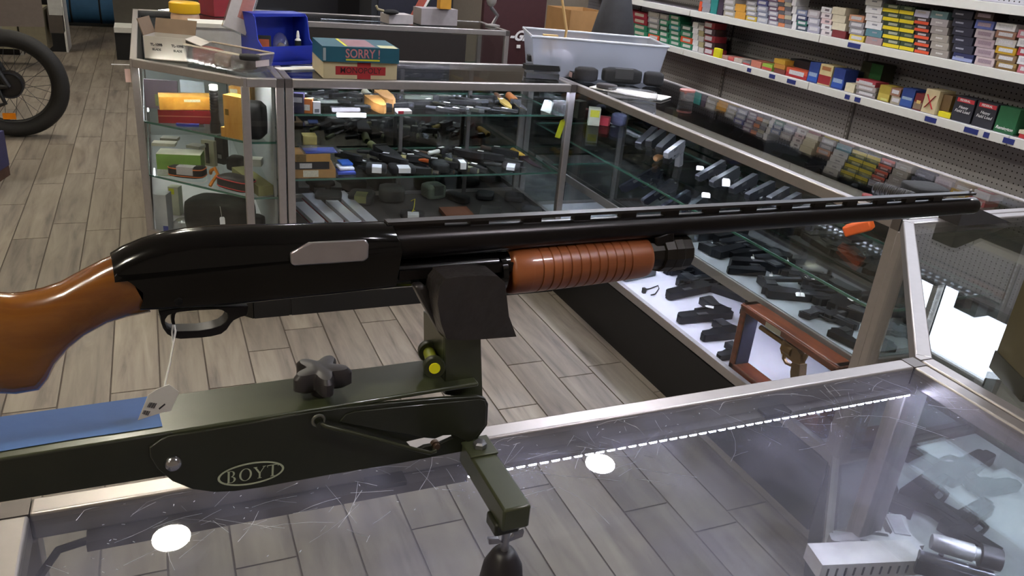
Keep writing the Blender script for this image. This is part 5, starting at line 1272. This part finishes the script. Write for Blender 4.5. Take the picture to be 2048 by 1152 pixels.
for xx in (.3, .8):
    text('lettering', 'TL-109B', .013, INK, t, R_ @ Vector((L_*xx, -.0006, .055)), R_.to_3x3() @ Vector((1, 0, 0)), (0, 0, 1), .0002, .0005)
    text('lettering', 'BLADE', .011, INK, t, R_ @ Vector((L_*xx, -.0006, .037)), R_.to_3x3() @ Vector((1, 0, 0)), (0, 0, 1), .0002, .0003)
pc = R_ @ Vector((L_*.45, .06, .05))
sbox((312, 92), (346, 94), T+.03, .04, .06, (80, 150, 176), 'blue packet inside the open white carton', 'packet', 'packet', lab=(.2, .8, .4, .7, (40, 40, 60)))
# yellow-lidded jar
p_ = at(374, 84, z=T)
t = thing('jar', 'plastic jar with yellow lid behind the white carton', 'jar', p_)
MB().lathe([(0, .055), (.01, .06), (.11, .06), (.125, .055)], p_, p_+GZ, 24).build('body', M((196, 160, 130), .3, 0, .2, 30), t)
MB().lathe([(.125, .062), (.128, .064), (.165, .064), (.17, .058)], p_, p_+GZ, 24).build('lid', M((226, 176, 24), .4, 0, .05), t)
# white lidded box and leaning clamshell
t = sbox((384, 104), (512, 108), T, .14, .105, (200, 198, 198), 'white lidded cardboard box behind the plastic tray', 'box', 'lidded_box')
A = at(384, 104, z=T); B_ = at(512, 108, z=T); L_ = (B_-A).length
put(MB().box((-.003, -.004, .10), (L_*.82, .145, .116)).mesh('lid', M((222, 220, 214), .6, 0, .04)), 'lid', t)
put(MB().box((L_*.84, -.0008, .005), (L_, 0, .1)).mesh('panel', M((150, 152, 168), .6, 0, .05)), 'panel', t)
A = at(470, 62, z=T+.118); 
t = thing('clamshell_pack', 'clear clamshell pack with red print leaning on the lidded box', 'packet', (A.x, A.y, A.z), rot=(-.35, .42, .1))
put(MB().box((-.05, 0, 0), (.05, .018, .19)).mesh('shell', PLASTIC), 'shell', t)
put(MB().box((-.045, .008, .005), (.045, .01, .185)).mesh('card', M((196, 190, 190), .6, 0, .05)), 'card', t)
put(MB().box((-.005, .006, .06), (.042, .0085, .17)).mesh('red_print', M((170, 90, 80), .6, 0, .3, 60)), 'red_print', t)
# plastic tray with leather pieces
A = at(374, 124, z=T); B_ = at(492, 148, z=T); d = B_-A; yaw = atan2(d.y, d.x); L_ = d.length
t = thing('plastic_tray', 'clear plastic tray of brown leather pieces at the case corner', 'tray', (A.x, A.y, T+.0006), yaw)
def tray(L, D, H, flare, th=.003):
    m = MB(); o = [(0, 0), (L, 0), (L, D), (0, D)]; c = (L/2, D/2)
    def ring(f, z, ins): return [(c[0]+(x-c[0])*f*(1-ins/L*2), c[1]+(y-c[1])*f*(1-ins/D*2), z) for x, y in o]
    r = [ring(1, 0, 0), ring(1+flare, H, 0), ring(1+flare, H, th), ring(1, th, th)]
    vs = [p for q in r for p in q]; fs = [(0, 1, 2, 3)]+[(i*4+k, i*4+(k+1) % 4, (i+1)*4+(k+1) % 4, (i+1)*4+k) for i in range(3) for k in range(4)]+[(12, 13, 14, 15)]
    return m.add(vs, fs)
put(tray(L_, .13, .065, .1).mesh('tray', PLASTIC), 'tray', t)
m = MB(); ro = [(-.005, -.006), (L_+.01, -.006), (L_+.01, .136), (-.005, .136)]
put(MB().tube([(x, y, .066) for x, y in ro+[ro[0]]], .004, 6).mesh('rim', M((190, 176, 160), .4, 0, .05)), 'rim', t)
put(MB().box((L_*1.035, .04, .022), (L_*1.037, .11, .045)).mesh('label', M((206, 190, 186), .6, 0, .05)), 'label', t)
for i, (a_, b_, c_, h_) in enumerate([((380, 122), (425, 131), (120, 64, 54), .056), ((424, 131), (458, 138), (130, 104, 80), .05), ((457, 138), (488, 145), (74, 58, 52), .054)]):
    pouch(a_, b_, T+.004, .08, h_, c_, ['reddish brown', 'tan', 'dark brown'][i]+' leather piece inside the plastic tray', 'leather piece', 'leather_piece')
pouch((478, 122), (520, 124), T+.055, .06, .02, (24, 24, 24), 'black glove-like piece sticking out of the plastic tray', 'glove', 'glove')
# blue parts bin
A = at(526, 132, z=T); B_ = at(630, 127, z=T); d = B_-A; yaw = atan2(d.y, d.x); L_ = d.length
BLU = M((32, 52, 170), .4, 0, .08, name='blue_plastic')
t = thing('parts_bin', 'bright blue open-front plastic parts bin on the case top', 'bin', (A.x, A.y, T+.0006), yaw)
D_, H_ = .16, .19
put(MB().box((0, .02, 0), (L_, D_, .004)).mesh('bottom', BLU), 'bottom', t)
put(MB().box((0, D_-.004, .004), (L_, D_, H_)).mesh('back', BLU), 'back', t)
sp = [(.02, 0), (D_, 0), (D_, H_), (.07, H_), (.05, H_*.93), (.035, H_*.5), (.0, H_*.36), (.0, H_*.3)]
for x in (0, L_-.004):
    put(MB().prism(sp, lambda a, b, h: (x+h, a, b), 0, .004).mesh('side', BLU), 'side', t)
put(MB().prism([(.02, 0), (.0, H_*.3), (.0, H_*.38), (.004, H_*.38), (.024, .004)], lambda a, b, h: (h, a, b), 0, L_).mesh('front', BLU), 'front', t)
put(MB().box((0, D_*.4, H_-.012), (L_, D_, H_)).mesh('top_rim', BLU), 'top_rim', t)
put(MB().box((-.002, -.006, 0), (L_*.9, .0, .012)).mesh('front_lip', BLU), 'front_lip', t)
IB = ROOTM[t.name]
def inbin(fx, fy, fz): return IB @ Vector((L_*fx, D_*fy, fz))
p_ = inbin(.84, .4, .006)
b_ = thing('bottle', 'white dropper bottle with black label in the blue bin', 'bottle', p_)
MB().lathe([(0, .013), (.08, .013), (.088, .006), (.09, .005)], p_, p_+GZ, 16).build('body', M((220, 220, 214), .4, 0, .03), b_)
MB().lathe([(.03, .0133), (.078, .0133)], p_, p_+GZ, 16).build('label', M((26, 34, 28), .5, 0, .2, 80), b_)
MB().lathe([(.09, .007), (.095, .007), (.115, .004), (.117, .002)], p_, p_+GZ, 14).build('cap', M((226, 226, 220), .4, 0, .03), b_)
p_ = inbin(.55, .45, .006)
b_ = thing('bag', 'crinkled clear bag of parts in the blue bin', 'bag', p_, rot=(-.2, 0, .3))
put(MB().ell((0, 0, .055), (.035, .016, .055), 12, 8).mesh('film', PLASTIC), 'film', b_); put(MB().ell((.0, 0, .04), (.022, .011, .03), 8, 6).mesh('parts', M((130, 120, 116), .6, 0, .4, 60)), 'parts', b_)
p_ = inbin(.2, .45, .006)
b_ = thing('packet', 'black and yellow printed packet in the blue bin', 'packet', p_, rot=(-.25, .0, -.1))
put(MB().box((-.03, 0, 0), (.03, .012, .1)).mesh('card', M((34, 34, 30), .5, 0, .3, 40)), 'card', b_); put(MB().box((-.02, -.0008, .02), (.02, 0, .045)).mesh('yellow_print', M((196, 186, 50), .5, 0, .2, 40)), 'yellow_print', b_); put(MB().box((-.018, -.0008, .055), (.022, 0, .085)).mesh('orange_print', M((200, 96, 50), .5, 0, .3, 40)), 'orange_print', b_)
o = sbox((560, 141), (640, 139), T, .06, .002, (226, 226, 226), 'white sheets of paper under the blue parts bin', 'paper', 'paper', mat=PAPER)
# board games
A = at(647, 157, z=T); B_ = at(790, 158, z=T)
sw = (B_-A).length; dp = .235
t = thing('board_game', 'cream board game box with red banner below the teal one', 'game', (A.x, A.y, T+.0006), 0)
hM = .063
put(MB().box((0, 0, 0), (sw, dp, hM)).mesh('carton', M((206, 190, 152), .6, 0, .05)), 'carton', t)
RD = M((166, 36, 42), .6, 0, .06); cx = sw*.5
put(MB().box((cx-sw*.34, -.001, .015), (cx+sw*.34, 0, .047)).mesh('banner', RD), 'banner', t)
put(MB().box((cx-sw*.12+.02, -.0006, 0), (cx+sw*.1+.01, 0, hM)).mesh('stripe', RD), 'stripe', t)
R_ = ROOTM[t.name]
text('lettering', 'MONOPOLY', .03, M((60, 20, 24), .6, 0, .05), t, R_ @ Vector((cx+.0, -.0013, .031)), (1, 0, 0), (0, 0, 1), .0002, .0002, sx=.95)
A2 = at(655, 128, z=T+hM+.002); 
t = thing('board_game', 'teal board game box with red lettering on the cream one', 'game', (A.x-.006, A.y-.012, T+hM+.002), -.02)
hS = .056; sw2 = sw*1.03
put(MB().box((0, 0, 0), (sw2, dp, hS)).mesh('carton', M((22, 82, 100), .5, 0, .06)), 'carton', t)
R_ = ROOTM[t.name]; ez_ = R_.to_3x3()
text('lettering', 'SORRY !', .046, M((190, 120, 124), .5, 0, .05), t, R_ @ Vector((sw2*.52, -.0008, .031)), ez_ @ Vector((1, 0, 0)), (0, 0, 1), .0002, .0006, sx=.8)
put(MB().box((sw2*.3, -.0008, .006), (sw2*.74, 0, .012)).mesh('underline', M((200, 196, 40), .5, 0, .05)), 'underline', t)
put(MB().box((sw2*.01, -.0008, .004), (sw2*.045, 0, .05)).mesh('pale_edge', M((150, 160, 165), .5, 0, .05)), 'pale_edge', t)
put(MB().box((sw2*.34, .02, hS), (sw2*.7, dp*.9, hS+.0006)).mesh('top_picture', M((140, 100, 110), .5, 0, .3, 18)), 'top_picture', t)
put(MB().box((sw2*.30, .02, hS), (sw2*.335, dp*.95, hS+.0007)).mesh('yellow_line', M((206, 200, 50), .5, 0, .05)), 'yellow_line', t)
put(MB().box((sw2*.75, .0, hS), (sw2*.98, dp*.3, hS+.0006)).mesh('pale_picture', M((190, 190, 150), .5, 0, .3, 30)), 'pale_picture', t)
# clear tote over the corner
A = at(1068, 150, z=T); B_ = at(1312, 168, z=T); d = B_-A; yaw = atan2(d.y, d.x); L_ = d.length
t = thing('storage_tote', 'frosted clear storage tote on the corner of the cases', 'tote', (A.x, A.y, T+.0006), yaw)
put(tray(L_, .30, .165, .09, .004).mesh('tub', TOTE), 'tub', t)
c_ = (L_/2, .15); ro = [(c_[0]+(x-c_[0])*1.1, c_[1]+(y-c_[1])*1.11) for x, y in ((0, 0), (L_, 0), (L_, .3), (0, .3))]
put(MB().tube([(x, y, .166) for x, y in ro+[ro[0]]], .006, 8).mesh('rim', M((196, 200, 208), .35, 0, .05)), 'rim', t)
RT = ROOTM[t.name]
pouch((1150, 163), (1196, 166), T+.0, .05, .06, (36, 34, 36), 'rounded black holster leaning against the tote front', 'holster', 'holster')
pouch((1204, 166), (1284, 172), T+.0, .06, .065, (32, 32, 34), 'long black holster with white mark before the tote', 'holster', 'holster', flap=(60, 60, 62))
pouch((1286, 172), (1326, 176), T+.0, .06, .06, (40, 40, 44), 'black holster at the right end of the tote front', 'holster', 'holster')
for k, (fx, c) in enumerate(((.22, (200, 190, 196)), (.45, (64, 64, 70)), (.68, (56, 56, 62)))):
    p_ = RT @ Vector((L_*fx, .13, .006))
    b_ = thing('bag', ['pale pink', 'dark grey', 'black'][k]+' bagged item inside the clear tote', 'bag', p_, yaw)
    put(MB().ell((0, 0, .05), (.075, .05, .05), 12, 8).mesh('film', M(c, .45, 0, .3, 25)), 'film', b_); put(MB().tube([(0, 0, .095), (.004, .002, .11), (-.01, 0, .12)], [.012, .006, .014], 8).mesh('knot', M(c, .45, 0, .3, 25)), 'knot', b_)
# stick and cardboard standing in the tote
p0_, p1_ = RT @ Vector((L_*.24, .15, .12)), at(1120, -30, Y=3.42)
t = thing('stick', 'pale wooden stick standing in the clear tote', 'stick', RT @ Vector((L_*.24, .15, .005)))
MB().tube([RT @ Vector((L_*.25, .15, .008)), at(1133, 60, Y=3.42), p1_], .006, 10).build('shaft', wood('pale_stick', (190, 150, 90), (220, 186, 130), .5, 0, (20, 20, 2), 2), t)
MB().ell(p1_, (.008, .008, .01)).build('tip', CARD, t)
t = thing('carton', 'small tan card box inside the clear tote', 'box', RT @ Vector((L_*.1, .2, .0055)), yaw)
put(MB().box((0, 0, 0), (.07, .03, .15)).mesh('body', M((206, 170, 110), .7, 0, .08)), 'body', t); put(MB().box((.01, -.0006, .10), (.05, 0, .13)).mesh('label', M((170, 140, 100), .7, 0, .2)), 'label', t)
# black knife cartons left of the tote
sbox((1052, 156), (1118, 160), T, .05, .022, (24, 23, 24), 'lower black knife carton left of the tote', 'box', 'knife_carton')
sbox((1052, 140), (1120, 143), T+.024, .05, .022, (22, 21, 22), 'middle black knife carton left of the tote', 'box', 'knife_carton')
sbox((1056, 123), (1122, 128), T+.048, .05, .026, (34, 30, 28), 'upper black knife carton with white label left of the tote', 'box', 'knife_carton', lab=(.18, .45, .1, .9, (196, 186, 176)))
t = sbox((1118, 146), (1148, 160), T, .05, .03, (24, 24, 25), 'tilted black carton with pink label beside the holsters', 'box', 'knife_carton', lab=(.5, .85, .15, .9, (206, 176, 176)))
# paper tray, plastic bag, canister on the pistol case top
t = sbox((1178, 176), (1322, 202), T, .12, .004, (206, 200, 206), 'white paper sheet with plastic wrap on the pistol case top', 'paper', 'paper', mat=PAPER)
pouch((1190, 176), (1230, 182), T+.005, .05, .02, (70, 66, 70), 'small dark grey part on the white paper sheet', 'part', 'metal_part')
pouch((1215, 196), (1316, 206), T+.005, .10, .035, (170, 170, 180), 'crumpled clear plastic bag on the white paper sheet', 'bag', 'bag', mat=PLASTIC)
p_ = at(1372, 200, z=T)
t = thing('canister', 'clear plastic canister with red rim on the pistol case edge', 'jar', p_)
MB().lathe([(0, .03), (.035, .03)], p_, p_+GZ, 20).build('body', PLASTIC, t); MB().lathe([(.035, .032), (.042, .032), (.044, .028)], p_, p_+GZ, 20).build('lid', M((170, 110, 104), .4, 0, .1), t)
# ribbed handguard and pouch on the pistol case top near the muzzle
a_, b_ = at(1748, 376, z=T+.018), at(1826, 398, z=T+.018)
t = thing('handguard', 'black ribbed plastic handguard lying behind the shotgun muzzle', 'gun part', Vector((a_.x, a_.y, T)))
MB().lathe([(0, .012), (.004, .018), ((b_-a_).length, .018)], a_, b_, 20).build('shell', BLACKP, t)
dv = (b_-a_).normalized()
for k in range(16):
    c = a_+dv*(.012+k*((b_-a_).length-.02)/16)
    MB().torus(c, dv, .018, .0016, 16, 5, 0, 2*pi).build('rib', M((52, 46, 42), .6, 0, .1), t)
pouch((1832, 392), (1905, 396), T, .10, .02, (26, 25, 26), 'flat black pouch behind the shotgun muzzle', 'pouch')
pouch((1722, 400), (1744, 404), T, .04, .012, (120, 30, 28), 'small red pouch on the pistol case beside the handguard', 'pouch')
# dark wedge beyond the muzzle
A = at(1916, 452, z=T); B_ = at(2022, 446, z=T); d = B_-A; L_ = d.length
t = thing('wedge', 'black tapered rubber wedge on the corner counter past the muzzle', 'wedge', (A.x, A.y, T+.0006), atan2(d.y, d.x))
put(MB().prism([(0, 0), (L_, 0), (L_*.9, .008), (.02, .07), (0, .066)], lambda a, b, h: (a, h, b*.75), 0, .06).mesh('body', M((40, 36, 36), .6, 0, .15, 40)), 'body', t)
put(MB().lathe([(-.002, .022), (.004, .022)], (.006, .03, .022), (-1, .03, .022), 16).mesh('end_cap', BLACKP), 'end_cap', t)
# olive box at the right edge
p_ = at(2012, 800, z=T)
t = thing('olive_box', 'olive brown box standing on the corner counter at right', 'box', (p_.x+.02, p_.y-.01, T+.0006), -.5)
put(MB().box((0, 0, 0), (.16, .10, .16)).mesh('body', M((84, 76, 50), .5, 0, .1)), 'body', t); put(MB().box((-.002, -.002, .0), (.162, .102, .03)).mesh('base_band', M((50, 48, 36), .5, 0, .1)), 'base_band', t)

# ================================================================ CORNER COUNTER GOODS
Cz = .62
for i, (r_, m_, k_, c_, fl_) in enumerate([((1790, 1000), (1890, 930), 'auto', (34, 40, 40), True), ((1905, 980), (2010, 915), 'auto', (38, 44, 44), False), ((1870, 1060), (1960, 1010), 'auto', (30, 34, 34), True), ((1960, 1000), (2040, 985), 'compact', (40, 46, 46), False), ((1715, 1000), (1760, 930), 'compact', (40, 44, 44), True)]):
    pistol(r_, m_, .262, 'dark pistol, %s from the left on the corner counter floor' % ORD[i], c_, k_, fl_)
WSL = (216, 212, 208)
t = sbox((1636, 1160), (1842, 1150), Cz, .05, .03, WSL, 'white pistol slide box with dark slots on the corner shelf', 'gun part', 'slide')
A = at(1636, 1160, z=Cz); B_ = at(1842, 1150, z=Cz); L_ = (B_-A).length
for k in range(10):
    x = L_*(.06+.085*k); put(MB().box((x, -.0008, .006), (x+.003, 0, .022)).mesh('slot', INK), 'slot', t)
pistol((1840, 1128), (1704, 1108), Cz, 'silver pistol with white slide on the corner shelf', (206, 204, 208), 'auto', True)
a_, b_ = at(1838, 1108, z=Cz+.05), at(1985, 1150, z=Cz+.05)
t = thing('revolver', 'scoped steel revolver at the lower right of the corner shelf', 'revolver', Vector((a_.x, a_.y, Cz)))
dv = (b_-a_).normalized()
MB().lathe([(0, .008), ((b_-a_).length, .008)], a_, b_, 16).build('barrel', SILV, t)
MB().bar(a_-GZ*.02, b_-GZ*.02, .014, .03).build('frame', GUNG, t, bev=.003)
MB().lathe([(0, .012), (.01, .014), (.06, .014), (.062, .011), (.1, .011)], a_+GZ*.03+dv*.01, b_+GZ*.03, 20).build('scope_tube', M((190, 188, 190), .35, .4, .05), t)
MB().lathe([(.0, .017), (.03, .0185), (.031, .015)], a_+GZ*.03+dv*.11, b_+GZ*.03, 24).build('scope_bell', M((60, 58, 60), .4, .2, .1), t)
for k in (.03, .085):
    MB().lathe([(0, .004), (.003, .004)], a_+dv*k+GZ*.009, a_+dv*k+GZ, 10).build('screw', GUNG, t)
MB().bar(a_-GZ*.035+dv*.02, a_-GZ*.035+dv*.06, .014, .03).build('grip', BLACKP, t)

# ================================================================ FAR CASE TOP
sbox((778, 48), (826, 49), T, .12, .055, (176, 168, 168), 'white carton with a black brush at the glowing strip end', 'box', 'carton')
p_ = at(800, 36, z=T+.057)
t = thing('brush', 'black bristled brush lying on the white carton on the far case', 'brush', (p_.x, p_.y, T+.057), .2)
put(MB().ell((0, .05, .015), (.055, .03, .016), 12, 6).mesh('bristles', BLACKF), 'bristles', t); put(MB().tube([(-.05, .05, .02), (-.09, .05, .03), (-.1, .05, .05)], .008, 8).mesh('handle', M((150, 140, 110), .4, 0, .1)), 'handle', t)
sbox((842, 50), (914, 52), T, .12, .10, (150, 142, 144), 'grey carton with yellow box on top, far case', 'box', 'carton')
sbox((880, 18), (902, 19), T+.103, .05, .06, (196, 140, 40), 'yellow box standing on the grey carton', 'box', 'carton')
confine([THINGS[-3], THINGS[-1], THINGS[-2], THINGS[-4]], (.46, 5.0), (2.1, 5.47))
A = at(829, 46, z=T)
t = thing('book', 'red and green book leaning between the cartons on the far case', 'book', (A.x, A.y+.02, T+.0006), rot=(0, .5, 0))
put(MB().box((0, 0, 0), (.006, .14, .24)).mesh('front_cover', M((180, 80, 70), .5, 0, .1)), 'front_cover', t); put(MB().box((.006, .003, .003), (.022, .14, .237)).mesh('pages', PAPER), 'pages', t); put(MB().box((.022, 0, 0), (.028, .14, .24)).mesh('back_cover', M((30, 60, 40), .5, 0, .1)), 'back_cover', t)
p_ = at(985, 52, z=T)
t = thing('camera_stand', 'silver jointed camera stand on the far case right end', 'stand', p_)
MB().lathe([(0, .05), (.008, .05), (.014, .02)], p_, p_+GZ, 20).build('base', M((170, 168, 164), .35, .5, .05), t)
MB().tube([p_+GZ*.01, p_+Vector((.03, 0, .07)), p_+Vector((-.02, 0, .12))], .012, 10).build('arm', SILV, t)
MB().ell(p_+Vector((-.02, 0, .17)), (.035, .035, .05)).build('head', M((190, 188, 186), .3, .5, .05), t)
# ================================================================ BEHIND THE ISLAND
A = at(1012, 140, Y=5.75)
t = thing('signboard', 'dark red upright panel with white slanted lettering behind the far case', 'panel', (2.42, 5.75, 0))
MB().box((2.25, 5.75, .0), (2.75, 5.80, 1.25)).build('board', M((58, 22, 26), .7, 0, .15), t)
c_ = at(1032, 72, Y=5.745)
text('lettering', '-Gr', .10, PAPER, t, c_+Vector((.02, 0, 0)), (1, 0, 0), (0, 0, 1), .001, .004, .4)
q_ = at(1037, 93, Y=5.745)
MB().box((q_.x-.015, 5.743, q_.z-.012), (q_.x+.015, 5.75, q_.z+.012)).build('white_square', PAPER, t)
t = thing('equipment_rack', 'black equipment rack rising beyond the far case', 'rack', (1.9, 6.4, 0))
MB().box((1.55, 6.3, 0), (2.2, 6.7, 1.6)).build('body', M((24, 24, 30), .6, 0, .2), t); MB().box((1.6, 6.29, .9), (2.15, 6.3, 1.5)).build('front', M((30, 30, 44), .5, 0, .2), t)
carton('cardboard_box', 'plain cardboard box standing behind the tote, lit from the left', (2.55, 5.0, .0), (2.85, 5.3, 1.12), .1, (176, 132, 84), False)
p_ = Vector((2.58, 4.42, 0))
t = thing('dress_form', 'tall dark grey tapered cover behind the tote', 'cover', p_)
MB().lathe([(0, .19), (.4, .18), (.9, .165), (1.1, .12), (1.35, .06), (1.4, .02)], p_, p_+GZ, 20).build('cloth', M((48, 48, 52), .7, 0, .2), t)
MB().lathe([(1.4, .02), (1.44, .03), (1.47, .01)], p_, p_+GZ, 10).build('finial', BLACKP, t)
t = thing('shelving_unit', 'low dark shelving with white lip at the far end of the aisle', 'shelving', (.3, 9.4, 0))
MB().box((-.35, 9.5, 0), (1.6, 9.9, .28)).build('base', BLACKM, t); MB().box((-.35, 9.46, .28), (1.6, 9.9, .33)).build('shelf', LIPM, t); MB().box((-.35, 9.86, .33), (1.6, 9.9, 1.3)).build('back', M((70, 66, 58), .8, 0, .1), t)
sbox((232, 16), (262, 17), .332, .2, .3, (92, 92, 70), 'dull olive carton on the low far shelving', 'box', 'carton')
sbox((262, 14), (300, 15), .332, .2, .25, (60, 56, 50), 'dark brown carton on the low far shelving', 'box', 'carton')
t = thing('equipment_rack', 'dark glass-fronted rack with blue light strip far behind the bin', 'rack', (1.0, 7.4, 0))
MB().box((.55, 7.3, 0), (1.5, 7.7, 1.4)).build('body', M((20, 20, 26), .5, 0, .2), t)
a_, b_ = at(520, 26, Y=7.29), at(572, 27, Y=7.29)
MB().bar(a_, b_, .01, .02).build('light_strip', EMIT((.7, .8, 1), 6, 'cold_strip'), t)
sbox((412, 8), (445, 8), .97, .15, .12, (140, 30, 40), 'red carton on the far left of the island top', 'box', 'carton'); confine([THINGS[-1]], (-.05, 3.5), (.5, 5.18))

# ================================================================ LEFT AISLE: BICYCLE, CARTONS, BLUE BAG
WY = 6.2; wc = at(20, 172, Y=WY); wc.z = .352; wc = Vector((wc.x, WY, .352))
bk = thing('bicycle', 'electric bicycle with fat black tyre parked in the left aisle', 'bicycle', (wc.x-.4, WY, 0))
wh = MB().torus(wc, (0, 1, 0), .30, .05, 48, 12).build('tyre', M((30, 28, 26), .7, 0, .15, 80, bump=.3), bk)
MB().torus(wc, (0, 1, 0), .252, .014, 48, 8).build('rim', BLACKP, bk)
hub = MB().lathe([(-.045, .05), (-.04, .085), (.04, .085), (.045, .05)], wc, wc+Vector((0, 1, 0)), 28).build('hub_motor', M((44, 40, 38), .45, .4, .15), bk)
MB().lathe([(-.06, .012), (-.046, .012)], wc, wc+Vector((0, 1, 0)), 10).build('axle_nut', SILV, hub)
for k in range(28):
    a = 2*pi*k/28; b2 = a+(.35 if k % 2 else -.35); sy = .03 if k % 4 < 2 else -.03
    MB().tube([wc+Vector((cos(b2)*.083, sy, sin(b2)*.083)), wc+Vector((cos(a)*.25, 0, sin(a)*.25))], .0016, 5).build('spoke', GUNG, bk)
MB().torus(wc+Vector((0, -.055, 0)), (0, 1, 0), .08, .006, 28, 6).build('brake_disc', GUNG, bk)
rp_ = at(18, 232, Y=WY-.02); MB().box((rp_.x-.035, WY-.03, rp_.z-.02), (rp_.x+.04, WY-.015, rp_.z+.02)).build('reflector', M((226, 130, 10), .3, 0, .1), bk)
for sy in (-.075, .075):
    MB().tube([wc+Vector((0, sy, 0)), wc+Vector((-.12, sy, .25)), wc+Vector((-.28, sy*.6, .62))], [.018, .022, .02], 10).build('seat_stay', BLACKP, bk)
    MB().tube([wc+Vector((0, sy, 0)), wc+Vector((-.42, sy*.8, -.03))], .018, 10).build('chain_stay', BLACKP, bk)
MB().tube([wc+Vector((-.06, -.07, -.02)), wc+Vector((-.03, -.085, -.11)), wc+Vector((-.10, -.085, -.14))], .014, 8).build('derailleur', BLACKP, bk)
wf = wc+Vector((-1.15, 0, 0))
MB().torus(wf, (0, 1, 0), .30, .05, 48, 12).build('tyre', M((30, 28, 26), .7, 0, .15, 80, bump=.3), bk)
MB().lathe([(-.04, .03), (.04, .03)], wf, wf+Vector((0, 1, 0)), 16).build('front_hub', SILV, bk)
for a_, b_, r_ in (((-.42, 0, -.03), (-.28, 0, .62), .022), ((-.42, 0, -.03), (-.95, 0, .45), .03), ((-.28, 0, .5), (-.95, 0, .52), .022), ((-1.15, 0, 0), (-.95, 0, .6), .022)):
    MB().tube([wc+Vector(a_), wc+Vector(b_)], r_, 10).build('frame_tube', BLACKP, bk)
MB().ell(wc+Vector((-.28, 0, .68)), (.13, .06, .035)).build('saddle', BLACKF, bk)
MB().tube([wc+Vector((-.93, -.3, .68)), wc+Vector((-.95, 0, .66)), wc+Vector((-.93, .3, .68))], .014, 8).build('handlebar', BLACKP, bk)
# shelving behind the bicycle
t = thing('shelving_unit', 'white-edged shelving with cartons behind the bicycle', 'shelving', (-1.6, 8.2, 0))
GX1 = at(138, 104, z=0).x-.385
yb = at(112, 112, z=0).y
MB().box((-3.0, yb, .0), (GX1, yb+.5, .13)).build('base', BLACKM, t)
for z in (.13, .62, 1.1): MB().box((-3.0, yb-.02, z), (GX1, yb+.5, z+.035)).build('shelf', LIPM, t)
for yy in (yb-.02, yb+.46):
    MB().box((GX1-.03, yy, 0), (GX1, yy+.04, 1.9)).build('upright', LIPM, t)
MB().box((-3.0, yb+.48, .13), (GX1, yb+.5, 1.9)).build('back', M((92, 86, 74), .8, 0, .1), t)
sbox((-60, 95), (40, 99), .167, .3, .42, (128, 122, 100), 'large grey-beige carton on the shelf behind the bicycle wheel', 'box', 'carton', lab=(.1, .7, .4, .6, (120, 120, 112)))
sbox((44, 99), (96, 101), .167, .3, .38, (112, 104, 84), 'smaller grey-beige carton beside the shelf upright', 'box', 'carton')
sbox((-40, 52), (90, 54), .657, .3, .3, (96, 84, 74), 'brown carton on the second shelf behind the bicycle', 'box', 'carton')
xb, yb2 = at(138, 104, z=0).x, at(138, 104, z=0).y
t = thing('shelving_unit', 'narrow white shelf end with dark base beyond the bicycle', 'shelving', (xb-.2, yb2+.2, 0))
MB().box((xb-.36, yb2, 0), (xb-.02, yb2+.4, .26)).build('base', BLACKM, t); MB().box((xb-.36, yb2-.02, .26), (xb-.02, yb2+.4, .32)).build('shelf', LIPM, t)
MB().box((xb-.02, yb2-.03, 0), (xb, yb2+.42, 1.7)).build('side_post', WHMET, t)
sbox((100, 66), (128, 67), .322, .2, .22, (70, 62, 54), 'dark brown carton on the narrow white shelf', 'box', 'carton')
sbox((98, 30), (126, 31), .60, .2, .2, (150, 148, 142), 'pale grey carton on the narrow white shelf', 'box', 'carton')
p_ = at(176, 52, z=0)
t = thing('duffel_bag', 'blue rolled bag with black straps at the end of the aisle', 'bag', p_)
m = MB().lathe([(-.42, .10), (-.40, .17), (-.3, .2), (.3, .2), (.40, .17), (.42, .1)], p_+Vector((0, .2, .2)), p_+Vector((1, .2, .2)), 24); m.build('body', M((48, 92, 128), .75, 0, .15, 12, bump=.3), t)
for k in (-.18, .16): MB().torus(p_+Vector((k, .2, .2)), (1, 0, 0), .203, .012, 28, 6).build('strap', BLACKF, t)
MB().box(p_+Vector((-.42, -.03, .0)), p_+Vector((.42, .43, .03))).build('ground_sheet', BLACKF, t)
p_ = at(8, 372, z=0)
t = thing('tall_carton', 'dark blue and brown carton at the left edge of the aisle', 'box', (p_.x-.34, p_.y, 0), -.25)
put(MB().box((0, 0, 0), (.28, .3, .26)).mesh('body', M((86, 60, 50), .7, 0, .2)), 'body', t); put(MB().box((0, -.002, .06), (.283, .302, .262)).mesh('sleeve', M((52, 52, 96), .5, 0, .2)), 'sleeve', t)
p_ = Vector((-.088, 3.47, .86))
t = thing('paper_tag', 'small pink paper tag taped to the end case corner', 'tag', p_)
MB().box((-.106, 3.46, .88), (-.0865, 3.464, .93)).build('card', M((214, 180, 170), .7, 0, .05), t); MB().box((-.15, 3.461, .945), (-.0865, 3.463, .948)).build('tape', PAPER, t)
# goods standing on top of the shelving, against the window
for i, (y, w_, h_) in enumerate([(1.95, .3, .05), (2.3, .12, .09), (2.55, .25, .03), (2.95, .2, .07), (3.3, .35, .05), (3.8, .2, .08), (4.2, .3, .05)]):
    t = thing('carton', 'dark carton on top of the shelving under the window, %s from near' % ORD[i], 'box', (3.62, y, 1.812), 0, 'cartons on top of the shelving')
    MB().box((3.565, y, 1.812), (3.7, y+w_, 1.812+h_)).build('body', M((44, 38, 36), .8, 0, .2), t)
    MB().box((3.563, y+w_*.3, 1.815), (3.566, y+w_*.6, 1.812+h_*.8)).build('label', M((90, 84, 80), .8, 0, .2), t)
tb_ = MB().box((3.555, 1.0, 1.79), (3.71, 6.6, 1.811)).build('top_board', GREYM, gd)
